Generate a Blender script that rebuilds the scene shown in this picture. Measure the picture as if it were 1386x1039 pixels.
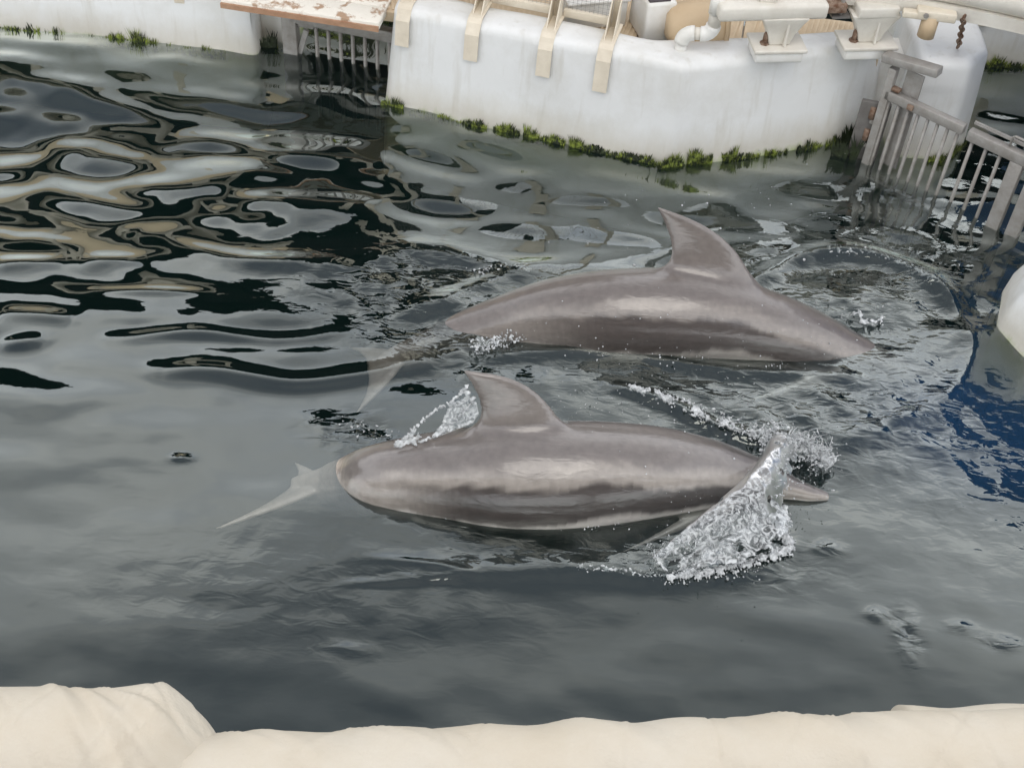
import bpy, bmesh, math, random
import numpy as np
from mathutils import Vector, Matrix
random.seed(7); RS = np.random.RandomState(11)
for o in list(bpy.data.objects): bpy.data.objects.remove(o)
S = bpy.context.scene; COL = S.collection

# ------------------------------------------------------------------ camera
F = 1800.0; H = 4.3; TH = math.radians(45.3); ROLL = math.atan2(143, 1780)
_c, _s = math.cos(ROLL), math.sin(ROLL)
_r0 = np.array([1, 0, 0.]); DIR = np.array([0, math.cos(TH), -math.sin(TH)]); _u0 = np.array([0, math.sin(TH), math.cos(TH)])
RGT = _c*_r0 + _s*_u0; UPV = -_s*_r0 + _c*_u0
cam = bpy.data.cameras.new('camera'); camo = bpy.data.objects.new('camera', cam); COL.objects.link(camo)
cam.sensor_width = 36; cam.lens = F*36/1386; cam.clip_start = 0.05; cam.clip_end = 3000
camo.matrix_world = Matrix(((RGT[0], UPV[0], -DIR[0], 0), (RGT[1], UPV[1], -DIR[1], 0), (RGT[2], UPV[2], -DIR[2], H), (0, 0, 0, 1)))
S.camera = camo
S.render.resolution_x = 1024; S.render.resolution_y = 767

# ------------------------------------------------------------------ light: bright high overcast
SUN_EL, SUN_AZ = 70, 168            # azimuth from +Y towards +X
SKY_STRENGTH = 0.1; CLOUD = 17.0
w = bpy.data.worlds.new('World'); S.world = w; w.use_nodes = True
nt = w.node_tree; nt.nodes.clear()
out = nt.nodes.new('ShaderNodeOutputWorld'); bg = nt.nodes.new('ShaderNodeBackground'); bg.inputs[1].default_value = SKY_STRENGTH
sky = nt.nodes.new('ShaderNodeTexSky'); sky.sky_type = 'NISHITA'; sky.sun_disc = False
sky.sun_elevation = math.radians(SUN_EL); sky.sun_rotation = math.radians(SUN_AZ)
tc = nt.nodes.new('ShaderNodeTexCoord'); mp = nt.nodes.new('ShaderNodeMapping'); mp.inputs['Scale'].default_value = (1, 1, 2.2)
n1 = nt.nodes.new('ShaderNodeTexNoise'); n1.inputs['Scale'].default_value = 2.6; n1.inputs['Detail'].default_value = 7; n1.inputs['Roughness'].default_value = .55; n1.inputs['Distortion'].default_value = .5
cr = nt.nodes.new('ShaderNodeValToRGB')
cr.color_ramp.elements[0].position = .3; cr.color_ramp.elements[0].color = (.42, .45, .52, 1)
cr.color_ramp.elements[1].position = .68; cr.color_ramp.elements[1].color = (1, .99, .98, 1)
cm = nt.nodes.new('ShaderNodeVectorMath'); cm.operation = 'SCALE'; cm.inputs['Scale'].default_value = CLOUD
mx = nt.nodes.new('ShaderNodeMix'); mx.data_type = 'RGBA'; mx.inputs[0].default_value = .88
L = nt.links.new
L(tc.outputs['Generated'], mp.inputs[0]); L(mp.outputs[0], n1.inputs[0]); L(n1.outputs[0], cr.inputs[0]); L(cr.outputs[0], cm.inputs[0])
sx_ = nt.nodes.new('ShaderNodeSeparateXYZ'); hr = nt.nodes.new('ShaderNodeMapRange'); hr.inputs[1].default_value = .66; hr.inputs[2].default_value = .89; hr.inputs[3].default_value = CLOUD*1.35; hr.inputs[4].default_value = CLOUD*.42
L(tc.outputs['Generated'], sx_.inputs[0]); L(sx_.outputs[2], hr.inputs[0]); L(hr.outputs[0], cm.inputs['Scale'])
L(sky.outputs[0], mx.inputs[6]); L(cm.outputs[0], mx.inputs[7]); L(mx.outputs[2], bg.inputs[0])
# the cloud layer thins towards the zenith, where blue shows through
cv = nt.nodes.new('ShaderNodeMapRange'); cv.interpolation_type = 'SMOOTHSTEP'; cv.inputs[1].default_value = .72; cv.inputs[2].default_value = .95; cv.inputs[3].default_value = .93; cv.inputs[4].default_value = .6
L(sx_.outputs[2], cv.inputs[0]); L(cv.outputs[0], mx.inputs[0]); L(bg.outputs[0], out.inputs[0])
sl = bpy.data.lights.new('sun', 'SUN'); sl.energy = 0.75; sl.angle = math.radians(32); sl.color = (1, .95, .87)
so = bpy.data.objects.new('sun', sl); COL.objects.link(so)
_e, _a = math.radians(SUN_EL), math.radians(SUN_AZ)
sv = Vector((math.sin(_a)*math.cos(_e), math.cos(_a)*math.cos(_e), math.sin(_e)))
so.rotation_euler = sv.to_track_quat('Z', 'Y').to_euler()
S.view_settings.view_transform = 'Standard'; S.view_settings.look = 'None'; S.view_settings.exposure = 0.3; S.view_settings.gamma = 1

# ------------------------------------------------------------------ helpers
def ray(x, y): return DIR + RGT*((x-693)/F) - UPV*((y-519.5)/F)
def pz(x, y, z=0.0):
    v = ray(x, y); return np.array([0, 0, H]) + v*((z-H)/v[2])
def pv(x, y, A, B):                      # pixel ray met with the vertical plane through A and B
    n = np.array([B[1]-A[1], A[0]-B[0], 0.]); v = ray(x, y); c = np.array([0, 0, H])
    return c + v*(((np.array([A[0], A[1], 0])-c)@n)/(v@n))
def tag(o, label=None, cat=None, group=None, kind=None):
    if label: o['label'] = label
    if cat: o['category'] = cat
    if group: o['group'] = group
    if kind: o['kind'] = kind
    return o
def empty(name, loc, label, cat, group=None):
    o = bpy.data.objects.new(name, None); COL.objects.link(o); o.location = Vector(loc); o.empty_display_size = .1
    return tag(o, label, cat, group)
def link(name, me, mat, parent=None, smooth=True):
    o = bpy.data.objects.new(name, me); COL.objects.link(o)
    if mat: me.materials.append(mat)
    if smooth: me.shade_smooth()
    if parent:
        o.parent = parent; o.matrix_parent_inverse = Matrix.Translation(-parent.location) if parent.type == 'EMPTY' else Matrix()
    return o
class MB:
    def __init__(s): s.v = []; s.f = []
    def add(s, vs, fs):
        b = len(s.v); s.v += [tuple(map(float, p)) for p in vs]; s.f += [tuple(i+b for i in f) for f in fs]; return s
    def box(s, c, sx, sy, sz, X=(1, 0, 0), Y=None, Z=None):
        X = Vector(X).normalized(); Z = Vector(Z or (0, 0, 1)); Y = Vector(Y) if Y else Z.cross(X); Y.normalize(); Z = X.cross(Y).normalized()
        c = Vector(c); vs = [c + X*(i*sx/2) + Y*(j*sy/2) + Z*(k*sz/2) for k in (-1, 1) for j in (-1, 1) for i in (-1, 1)]
        return s.add(vs, [(0, 2, 3, 1), (4, 5, 7, 6), (0, 1, 5, 4), (2, 6, 7, 3), (0, 4, 6, 2), (1, 3, 7, 5)])
    def bar(s, a, b, wd, dp, up=(0, 0, 1)):     # box beam from a to b
        a, b = Vector(a), Vector(b); X = (b-a).normalized(); Z = Vector(up); Y = Z.cross(X)
        if Y.length < 1e-4: Y = Vector((0, 1, 0)).cross(X)
        return s.box((a+b)/2, (b-a).length, wd, dp, X, Y)
    def tube(s, pts, r, n=10, cap=True):
        pts = [Vector(p) for p in pts]; rs = r if hasattr(r, '__len__') else [r]*len(pts)
        T = [(pts[min(i+1, len(pts)-1)]-pts[max(i-1, 0)]).normalized() for i in range(len(pts))]
        N = T[0].orthogonal().normalized(); vs = []; fs = []
        for i, p in enumerate(pts):
            N = (N - T[i]*N.dot(T[i])).normalized(); B = T[i].cross(N)
            vs += [p + (N*math.cos(a) + B*math.sin(a))*rs[i] for a in [2*math.pi*k/n for k in range(n)]]
        for i in range(len(pts)-1):
            fs += [(i*n+k, i*n+(k+1) % n, (i+1)*n+(k+1) % n, (i+1)*n+k) for k in range(n)]
        if cap: fs += [tuple(range(n))[::-1], tuple(range((len(pts)-1)*n, len(pts)*n))]
        return s.add(vs, fs)
    def prism(s, poly, off):
        off = Vector(off); n = len(poly); p = [Vector(q) for q in poly]
        return s.add(p + [q+off for q in p], [tuple(range(n))[::-1], tuple(range(n, 2*n))] + [(i, (i+1) % n, n+(i+1) % n, n+i) for i in range(n)])
    def mesh(s, name):
        me = bpy.data.meshes.new(name); me.from_pydata(s.v, [], s.f)
        bm = bmesh.new(); bm.from_mesh(me); bmesh.ops.recalc_face_normals(bm, faces=bm.faces); bm.to_mesh(me); bm.free(); return me
    def build(s, name, mat, parent=None, bevel=0, smooth=False):
        o = link(name, s.mesh(name), mat, parent, smooth)
        if bevel:
            m = o.modifiers.new('bevel', 'BEVEL'); m.width = bevel; m.segments = 2; m.limit_method = 'ANGLE'
            o.data.shade_smooth(); o.data.set_sharp_from_angle(angle=math.radians(40)) if not bevel else None
        return o
def catmull(P, n):
    P = np.asarray(P, float); P = np.vstack([2*P[0]-P[1], P, 2*P[-1]-P[-2]]); m = len(P)-3; o = []
    for t in np.linspace(0, m-1e-6, n):
        i = int(t); u = t-i; a, b, c, d = P[i:i+4]
        o.append(.5*(2*b+(c-a)*u+(2*a-5*b+4*c-d)*u*u+(3*b-a-3*c+d)*u**3))
    return np.array(o)

# ------------------------------------------------------------------ materials
def pmat(name, col, rough=.6, col2=None, scale=6, detail=6, bump=0, bscale=60, metal=0, spec=.5, lo=.35, hi=.7):
    m = bpy.data.materials.new(name); m.use_nodes = True; t = m.node_tree; b = t.nodes['Principled BSDF']
    b.inputs['Base Color'].default_value = (*col, 1); b.inputs['Roughness'].default_value = rough; b.inputs['Metallic'].default_value = metal; b.inputs['Specular IOR Level'].default_value = spec
    g = t.nodes.new('ShaderNodeNewGeometry')
    if col2:
        n = t.nodes.new('ShaderNodeTexNoise'); n.inputs['Scale'].default_value = scale; n.inputs['Detail'].default_value = detail; n.inputs['Roughness'].default_value = .65
        r = t.nodes.new('ShaderNodeValToRGB'); r.color_ramp.elements[0].position = lo; r.color_ramp.elements[1].position = hi
        r.color_ramp.elements[0].color = (*col, 1); r.color_ramp.elements[1].color = (*col2, 1)
        t.links.new(g.outputs['Position'], n.inputs[0]); t.links.new(n.outputs[0], r.inputs[0]); t.links.new(r.outputs[0], b.inputs['Base Color'])
    if bump:
        n = t.nodes.new('ShaderNodeTexNoise'); n.inputs['Scale'].default_value = bscale; n.inputs['Detail'].default_value = 5
        k = t.nodes.new('ShaderNodeBump'); k.inputs['Strength'].default_value = bump; k.inputs['Distance'].default_value = .01
        t.links.new(g.outputs['Position'], n.inputs[0]); t.links.new(n.outputs[0], k.inputs['Height']); t.links.new(k.outputs[0], b.inputs['Normal'])
    return m
def pontoon_mat():
    """white gelcoat with a stained, greenish band of growth above and below the waterline"""
    m = pmat('pontoon_gelcoat', (.72, .725, .715), .42, (.58, .57, .53), 2.6, 9, .3, 14, lo=.45, hi=.8)
    t = m.node_tree; b = t.nodes['Principled BSDF']; base = b.inputs['Base Color'].links[0].from_socket
    g = t.nodes.new('ShaderNodeNewGeometry'); sp = t.nodes.new('ShaderNodeSeparateXYZ'); t.links.new(g.outputs['Position'], sp.inputs[0])
    n = t.nodes.new('ShaderNodeTexNoise'); n.inputs['Scale'].default_value = 9; n.inputs['Detail'].default_value = 8; n.inputs['Roughness'].default_value = .7
    mpp = t.nodes.new('ShaderNodeMapping'); mpp.inputs['Scale'].default_value = (1, 1, .35); t.links.new(g.outputs['Position'], mpp.inputs[0]); t.links.new(mpp.outputs[0], n.inputs[0])
    a = t.nodes.new('ShaderNodeMath'); a.operation = 'MULTIPLY_ADD'; a.inputs[1].default_value = .22; t.links.new(n.outputs[0], a.inputs[0]); t.links.new(sp.outputs[2], a.inputs[2])
    def ramp(lo, hi):
        r = t.nodes.new('ShaderNodeMapRange'); r.inputs[1].default_value = lo; r.inputs[2].default_value = hi; r.inputs[3].default_value = 1; r.inputs[4].default_value = 0; r.clamp = True
        t.links.new(a.outputs[0], r.inputs[0]); return r
    def mix(prev, col, r, k):
        x = t.nodes.new('ShaderNodeMix'); x.data_type = 'RGBA'; x.inputs[7].default_value = (*col, 1)
        q = t.nodes.new('ShaderNodeMath'); q.operation = 'MULTIPLY'; q.inputs[1].default_value = k; t.links.new(r.outputs[0], q.inputs[0]); t.links.new(q.outputs[0], x.inputs[0]); t.links.new(prev, x.inputs[6]); return x.outputs[2]
    sn_ = t.nodes.new('ShaderNodeTexNoise'); sn_.inputs['Scale'].default_value = 1; sn_.inputs['Detail'].default_value = 5; ms_ = t.nodes.new('ShaderNodeMapping'); ms_.inputs['Scale'].default_value = (17, 17, 1.6); t.links.new(g.outputs['Position'], ms_.inputs[0]); t.links.new(ms_.outputs[0], sn_.inputs[0])
    rs_ = t.nodes.new('ShaderNodeMapRange'); rs_.inputs[1].default_value = .56; rs_.inputs[2].default_value = .76; t.links.new(sn_.outputs[0], rs_.inputs[0])
    base = mix(base, (.46, .43, .36), rs_, .4)
    c = mix(base, (.5, .45, .35), ramp(.16, .33), .55)
    c = mix(c, (.30, .36, .12), ramp(.085, .14), .75)
    t.links.new(c, b.inputs['Base Color']); return m
def hillmat():
    return pmat('evergreen_forest', (.008, .014, .008), .9, (.03, .045, .02), .35, 8, spec=.1)
M = {}
M['pontoon'] = pontoon_mat()
M['cream'] = pmat('cream_plastic', (.72, .65, .53), .5, (.6, .53, .42), 9, bump=.1)
M['white'] = pmat('white_plastic', (.78, .77, .74), .4, (.68, .66, .6), 7, bump=.08)
M['beam'] = pmat('painted_beam', (.70, .67, .60), .45, (.58, .54, .47), 6, bump=.12)
M['steel'] = pmat('galvanised_steel', (.36, .345, .325), .5, (.25, .23, .205), 14, bump=.15, metal=.25)
M['steel_dark'] = pmat('grey_plate', (.17, .16, .15), .5, (.11, .1, .09), 12, bump=.2, metal=.2)
M['rust'] = pmat('rust', (.11, .05, .025), .85, (.33, .25, .19), 30, bump=.4)
M['dark'] = pmat('dark_rubber', (.05, .04, .045), .6, (.085, .07, .075), 12)
M['tan'] = pmat('tan_drum', (.55, .42, .27), .55, (.5, .37, .23), 5)
M['deck'] = pmat('cream_grating', (.62, .5, .35), .7, (.5, .39, .26), 8, bump=.2)
M['wood'] = pmat('flaking_plank', (.40, .27, .18), .8, (.78, .74, .66), 9, 10, .5, 60, lo=.40, hi=.47)
M['woodedge'] = pmat('plank_edge', (.30, .16, .09), .8, (.45, .28, .18), 9, bump=.3)
M['algae'] = pmat('algae', (.02, .03, .006), .6, (.27, .33, .05), 26, 6, lo=.43, hi=.62)
M['algae_dark'] = pmat('dark_weed', (.008, .012, .006), .6, (.03, .045, .012), 25)
M['net'] = pmat('grey_net', (.33, .32, .3), .7)
M['cloth'] = pmat('cream_cloth', (.60, .53, .42), .85, (.66, .61, .52), 5, 6, .12, 300)
M['hill'] = hillmat()
M['building'] = pmat('dark_facade', (.10, .10, .10), .8, (.06, .06, .065), 1)
M['platform'] = pmat('platform_boards', (.25, .22, .18), .8, (.18, .15, .12), 3)
M['seabed'] = pmat('seabed', (.008, .012, .012), .9, (.012, .02, .018), 2)

def water_mat():
    m = bpy.data.materials.new('pool_water'); m.use_nodes = True; t = m.node_tree; t.nodes.clear(); N = t.nodes.new; K = t.links.new
    o = N('ShaderNodeOutputMaterial'); g = N('ShaderNodeNewGeometry')
    at = N('ShaderNodeAttribute'); at.attribute_name = 'chop'
    n1 = N('ShaderNodeTexNoise'); n1.inputs['Scale'].default_value = 16; n1.inputs['Detail'].default_value = 2; n1.inputs['Distortion'].default_value = .6
    mpp = N('ShaderNodeMapping'); mpp.inputs['Scale'].default_value = (.6, 1.25, 1); K(g.outputs['Position'], mpp.inputs[0]); K(mpp.outputs[0], n1.inputs[0])
    n2 = N('ShaderNodeTexNoise'); n2.inputs['Scale'].default_value = 5; n2.inputs['Detail'].default_value = 1.5; n2.inputs['Roughness'].default_value = .5; K(mpp.outputs[0], n2.inputs[0])
    ml = N('ShaderNodeMath'); ml.operation = 'MULTIPLY'; K(n1.outputs[0], ml.inputs[0]); K(at.outputs['Fac'], ml.inputs[1])
    ad = N('ShaderNodeMath'); ad.operation = 'MULTIPLY_ADD'; K(n2.outputs[0], ad.inputs[0]); ad.inputs[1].default_value = .05; K(ml.outputs[0], ad.inputs[2])
    bu = N('ShaderNodeBump'); bu.inputs['Strength'].default_value = 1; bu.inputs['Distance'].default_value = .03; K(ad.outputs[0], bu.inputs['Height'])
    fr0 = N('ShaderNodeFresnel'); fr0.inputs[0].default_value = WATER_IOR; K(bu.outputs[0], fr0.inputs['Normal'])
    fp = N('ShaderNodeMath'); fp.operation = 'POWER'; fp.inputs[1].default_value = 1.1; K(fr0.outputs[0], fp.inputs[0])
    fr = N('ShaderNodeMath'); fr.operation = 'MULTIPLY'; fr.use_clamp = True; fr.inputs[1].default_value = WATER_GAIN; K(fp.outputs[0], fr.inputs[0])
    gl = N('ShaderNodeBsdfGlossy'); gl.inputs['Roughness'].default_value = .015; gl.inputs['Color'].default_value = (.94, 1, .975, 1); K(bu.outputs[0], gl.inputs['Normal'])
    tr = N('ShaderNodeBsdfTransparent'); tr.inputs['Color'].default_value = (.95, .98, .98, 1)
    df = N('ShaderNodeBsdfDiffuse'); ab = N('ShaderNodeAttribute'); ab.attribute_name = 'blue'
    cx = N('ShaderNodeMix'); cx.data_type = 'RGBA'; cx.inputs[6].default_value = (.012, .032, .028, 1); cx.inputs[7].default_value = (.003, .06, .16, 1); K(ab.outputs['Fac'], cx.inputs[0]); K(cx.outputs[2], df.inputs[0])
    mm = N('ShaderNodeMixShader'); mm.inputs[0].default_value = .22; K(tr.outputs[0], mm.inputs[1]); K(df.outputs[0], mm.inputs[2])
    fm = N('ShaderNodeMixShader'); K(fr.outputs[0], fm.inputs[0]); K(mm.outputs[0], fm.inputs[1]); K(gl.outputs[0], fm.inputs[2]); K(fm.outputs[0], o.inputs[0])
    va = N('ShaderNodeVolumeAbsorption'); va.inputs['Color'].default_value = (.25, .5, .5, 1); va.inputs['Density'].default_value = .4; K(va.outputs[0], o.inputs['Volume'])
    return m
WATER_IOR = 1.34; WATER_GAIN = 6.6
M['water'] = water_mat()
def splash_mat():
    m = bpy.data.materials.new('white_water'); m.use_nodes = True; t = m.node_tree; t.nodes.clear(); N = t.nodes.new; K = t.links.new
    o = N('ShaderNodeOutputMaterial'); g = N('ShaderNodeNewGeometry'); n = N('ShaderNodeTexNoise'); n.inputs['Scale'].default_value = 38; n.inputs['Detail'].default_value = 5; K(g.outputs['Position'], n.inputs[0])
    r = N('ShaderNodeMapRange'); r.inputs[1].default_value = .35; r.inputs[2].default_value = .7; r.inputs[3].default_value = .22; r.inputs[4].default_value = .9; K(n.outputs[0], r.inputs[0])
    tr = N('ShaderNodeBsdfTransparent'); tr.inputs[0].default_value = (.93, .95, .96, 1)
    df = N('ShaderNodeBsdfDiffuse'); df.inputs[0].default_value = (.78, .8, .81, 1)
    gl = N('ShaderNodeBsdfGlossy'); gl.inputs['Roughness'].default_value = .06
    fr = N('ShaderNodeFresnel'); fr.inputs[0].default_value = 1.6
    a = N('ShaderNodeMixShader'); K(r.outputs[0], a.inputs[0]); K(tr.outputs[0], a.inputs[1]); K(df.outputs[0], a.inputs[2])
    b = N('ShaderNodeMixShader'); K(fr.outputs[0], b.inputs[0]); K(a.outputs[0], b.inputs[1]); K(gl.outputs[0], b.inputs[2]); K(b.outputs[0], o.inputs[0])
    return m
M['splash'] = splash_mat()
M['splash_sheet'] = M['splash'].copy(); M['splash_sheet'].name = 'clear_sheet_water'
for n_ in M['splash_sheet'].node_tree.nodes:
    if n_.type == 'MAP_RANGE': n_.inputs[1].default_value = .42; n_.inputs[2].default_value = .66; n_.inputs[3].default_value = .1; n_.inputs[4].default_value = .75
    if n_.type == 'TEX_NOISE': n_.inputs['Scale'].default_value = 26; n_.inputs['Distortion'].default_value = 2.2; n_.inputs['Detail'].default_value = 8
    if n_.type == 'BSDF_GLOSSY': n_.inputs['Roughness'].default_value = .3
    if n_.type == 'FRESNEL': n_.inputs[0].default_value = 1.33
def dolphin_mat():
    m = bpy.data.materials.new('dolphin_skin'); m.use_nodes = True; t = m.node_tree; b = t.nodes['Principled BSDF']; N = t.nodes.new; K = t.links.new
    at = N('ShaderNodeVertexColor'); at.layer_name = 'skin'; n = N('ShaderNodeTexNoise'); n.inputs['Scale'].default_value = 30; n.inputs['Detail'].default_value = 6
    g = N('ShaderNodeNewGeometry'); K(g.outputs['Position'], n.inputs[0])
    r = N('ShaderNodeMapRange'); r.inputs[1].default_value = .3; r.inputs[2].default_value = .7; r.inputs[3].default_value = .88; r.inputs[4].default_value = 1.1; K(n.outputs[0], r.inputs[0])
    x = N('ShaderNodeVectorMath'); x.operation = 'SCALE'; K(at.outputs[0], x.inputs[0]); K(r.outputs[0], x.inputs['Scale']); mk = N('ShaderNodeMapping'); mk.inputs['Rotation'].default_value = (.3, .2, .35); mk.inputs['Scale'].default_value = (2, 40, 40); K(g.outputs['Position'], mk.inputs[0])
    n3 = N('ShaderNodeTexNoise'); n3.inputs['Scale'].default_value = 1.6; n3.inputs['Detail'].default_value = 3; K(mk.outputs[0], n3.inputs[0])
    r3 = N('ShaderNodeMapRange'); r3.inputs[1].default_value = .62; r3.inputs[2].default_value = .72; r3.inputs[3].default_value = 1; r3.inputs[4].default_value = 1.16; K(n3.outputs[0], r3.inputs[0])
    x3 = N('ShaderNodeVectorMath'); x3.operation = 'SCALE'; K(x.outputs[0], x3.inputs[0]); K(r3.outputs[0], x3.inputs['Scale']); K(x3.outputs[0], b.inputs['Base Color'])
    n2 = N('ShaderNodeTexNoise'); n2.inputs['Scale'].default_value = 22; n2.inputs['Detail'].default_value = 5; n2.inputs['Distortion'].default_value = 1.0; mq = N('ShaderNodeMapping'); mq.inputs['Scale'].default_value = (.55, 1.4, 1.4); K(g.outputs['Position'], mq.inputs[0]); K(mq.outputs[0], n2.inputs[0])
    bu = N('ShaderNodeBump'); bu.inputs['Strength'].default_value = .3; bu.inputs['Distance'].default_value = .006; K(n2.outputs[0], bu.inputs['Height']); K(bu.outputs[0], b.inputs['Normal'])
    b.inputs['Roughness'].default_value = .34; b.inputs['Specular IOR Level'].default_value = .5; b.inputs['Coat Weight'].default_value = 1.0; b.inputs['Coat Roughness'].default_value = .13; b.inputs['Coat IOR'].default_value = 1.5
    K(bu.outputs[0], b.inputs['Coat Normal'])
    return m
M['dolphin'] = dolphin_mat()

# ------------------------------------------------------------------ water surface
def sig(t): return 1/(1+np.exp(-np.clip(t, -30, 30)))
def spectrum(X, Y, n, l0, l1, spread, seed, p=1.0):
    r = np.random.RandomState(seed); Z = np.zeros_like(X); var = 0
    for _ in range(n):
        lam = math.exp(r.uniform(math.log(l0), math.log(l1))); k = 2*math.pi/lam; a = r.normal(0, spread); ph = r.uniform(0, 6.283)
        amp = (lam/l1)**p/k; var += .5*(lam/l1)**(2*p)
        Z += amp*np.sin(k*(math.sin(a)*X+math.cos(a)*Y)+ph)
    return Z/math.sqrt(var)            # rms slope 1
def polydist(X, Y, pts):
    d = np.full(X.shape, 9.); u = np.zeros(X.shape); pts = [np.array(p[:2]) for p in pts]; n = len(pts)-1
    for i in range(n):
        a, b = pts[i], pts[i+1]; e = b-a; t = np.clip(((X-a[0])*e[0]+(Y-a[1])*e[1])/(e@e), 0, 1)
        q = np.hypot(X-a[0]-t*e[0], Y-a[1]-t*e[1]); m = q < d; d = np.where(m, q, d); u = np.where(m, (i+t)/n, u)
    return d, u
def gauss(X, Y, px, rx, ry):
    c = pz(*px); return np.exp(-((X-c[0])/rx)**2-((Y-c[1])/ry)**2)
def axis(lo, hi, step, far):
    core = np.arange(lo, hi+1e-9, step); e = []; s = step; v = 0
    while v < far: s *= 1.35; v += s; e.append(v)
    e = np.array(e); return np.concatenate([lo-e[::-1], core, hi+e])
RIDGES = [  # pixel polyline on the water, height, half width
    ([(215, 500), (290, 500), (400, 515), (520, 500), (640, 470)], .016, .05),
    ([(150, 458), (260, 450), (380, 458), (480, 445)], .010, .038),
    ([(180, 312), (260, 335), (340, 352), (430, 365)], .016, .055),
    ([(0, 360), (90, 352)], .012, .05), ([(110, 352), (200, 352)], .012, .05), ([(0, 425), (100, 432)], .012, .045), ([(0, 468), (60, 463)], .01, .04), ([(130, 394), (280, 396)], .008, .03),
    ([(460, 790), (560, 785), (640, 775)], .006, .018), ([(490, 755), (590, 765), (650, 778)], .005, .016),
    ([(1000, 392), (1080, 350), (1160, 340), (1230, 362), (1280, 400), (1310, 450)], .035, .06),
    ([(1318, 450), (1300, 520), (1230, 565), (1130, 600)], .022, .06), ([(820, 520), (900, 545), (980, 580), (1050, 600)], .02, .035),
    ([(480, 750), (620, 770), (780, 770), (900, 780), (1010, 770), (1075, 740)], .012, .06),
    ([(640, 486), (720, 478), (830, 474), (910, 488), (1000, 502), (1100, 506), (1180, 515)], .022, .05),
    ([(520, 440), (600, 405), (680, 375), (760, 350)], .014, .06)]
def heights(X, Y):
    far_left = sig((Y-4.95)/.22)*sig((.55-X)/.35)
    mid_left = sig((Y-4.15)/.2)*sig((.2-X)/.4)
    right = sig((Y-4.7)/.3)*sig((X-.3)/.3)
    gate = gauss(X, Y, (1280, 330), .9, .8)
    fade = np.exp(-np.maximum(0, np.hypot(X, Y-4)-9)/25)
    h = spectrum(X, Y, 70, .15, .52, .34, 3, .8)*(.014+.115*far_left+.03*mid_left*(1-far_left)+.04*right+.07*gate)
    h += spectrum(X, Y, 50, .7, 2.2, .6, 5, .8)*(.025+.045*far_left+.02*mid_left)
    h += spectrum(X, Y, 60, .09, .26, .7, 9, .5)*(.006+.018*gate+.006*right)
    h += spectrum(X, Y, 50, .1, .2, .6, 31, .4)*(.010*far_left+.008*mid_left)
    h *= fade
    chop = .006+.08*gate+.015*right
    for k_, (pts, a, s) in enumerate(RIDGES):
        P = [pz(*p) for p in pts]; P = catmull(P, 5*len(P)); d, u = polydist(X, Y, P)
        if k_ < 8: a, s = a*1.05, s*1.1
        h += a*np.exp(-(d/s)**2)*np.sqrt(np.clip(np.sin(np.pi*np.clip(u, .02, .98)), 0, 1))
    # churned water where the animals break the surface
    zones = [((560, 385), .5, .28, .7), ((620, 470), .35, .2, .45), ((1000, 525), .8, .2, .5), ((1150, 450), .5, .5, .22), ((1230, 570), .4, .2, .45), ((1080, 400), .5, .25, .25), ((1250, 380), .25, .12, .5), ((470, 580), .16, .1, .6),
             ((1020, 600), .35, .2, .8), ((980, 760), .35, .12, .6), ((660, 700), .4, .1, .35), ((1330, 600), .6, .6, .22), ((430, 800), .8, .25, .12), ((760, 750), .4, .1, .3), ((1228, 862), .05, .10, .8), ((1190, 835), .05, .03, .6), ((1120, 742), .06, .035, .6), ((1355, 872), .09, .03, .6), ((1300, 850), .05, .03, .45), ((470, 878), .09, .03, .35), ((560, 778), .2, .035, .32), ((245, 618), .04, .02, .6)]
    c2 = np.zeros_like(X)
    for p, rx, ry, k in zones: c2 += k*gauss(X, Y, p, rx, ry)
    c2 = np.minimum(c2, 1)
    h += spectrum(X, Y, 60, .05, .22, .9, 21, .6)*.15*c2 + spectrum(X, Y, 30, .2, .5, 1.2, 22, .6)*.05*c2
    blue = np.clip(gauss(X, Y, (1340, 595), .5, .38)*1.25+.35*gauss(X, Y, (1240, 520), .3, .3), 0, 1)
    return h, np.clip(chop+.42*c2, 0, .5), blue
def make_water():
    xs = axis(-3.9, 3.9, .0115, 700); ys = axis(1.9, 8.4, .0115, 700)
    X, Y = np.meshgrid(xs, ys); h, chop, blue = heights(X, Y); nx, ny = len(xs), len(ys)
    V = np.stack([X.ravel(), Y.ravel(), h.ravel()], 1)
    i = (np.arange(ny-1)[:, None]*nx+np.arange(nx-1)[None]).ravel()
    Fq = np.stack([i, i+1, i+nx+1, i+nx], 1)
    # closed underneath, so that the water has a body
    per = np.concatenate([np.arange(nx), np.arange(2, ny+1)*nx-1, (ny-1)*nx+np.arange(nx-2, -1, -1), np.arange(ny-2, 0, -1)*nx])
    low = V[per].copy(); low[:, 2] = -7; nb = len(V); V = np.vstack([V, low]); m = len(per); j = np.arange(m); j2 = (j+1) % m
    Fs = np.stack([per[j2], per[j], nb+j, nb+j2], 1)
    me = bpy.data.meshes.new('water')
    nq = len(Fq)+len(Fs); loops = np.concatenate([Fq.ravel(), Fs.ravel(), nb+np.arange(m)[::-1]])
    me.vertices.add(len(V)); me.vertices.foreach_set('co', V.ravel()); me.loops.add(len(loops)); me.loops.foreach_set('vertex_index', loops)
    me.polygons.add(nq+1); st = np.concatenate([np.arange(nq)*4, [nq*4]]); me.polygons.foreach_set('loop_start', st); me.update(calc_edges=True); me.validate()
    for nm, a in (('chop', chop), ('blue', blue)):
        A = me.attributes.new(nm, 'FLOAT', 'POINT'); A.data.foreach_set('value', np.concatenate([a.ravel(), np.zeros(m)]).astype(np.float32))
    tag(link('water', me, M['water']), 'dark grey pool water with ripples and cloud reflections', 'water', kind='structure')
make_water()
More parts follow.
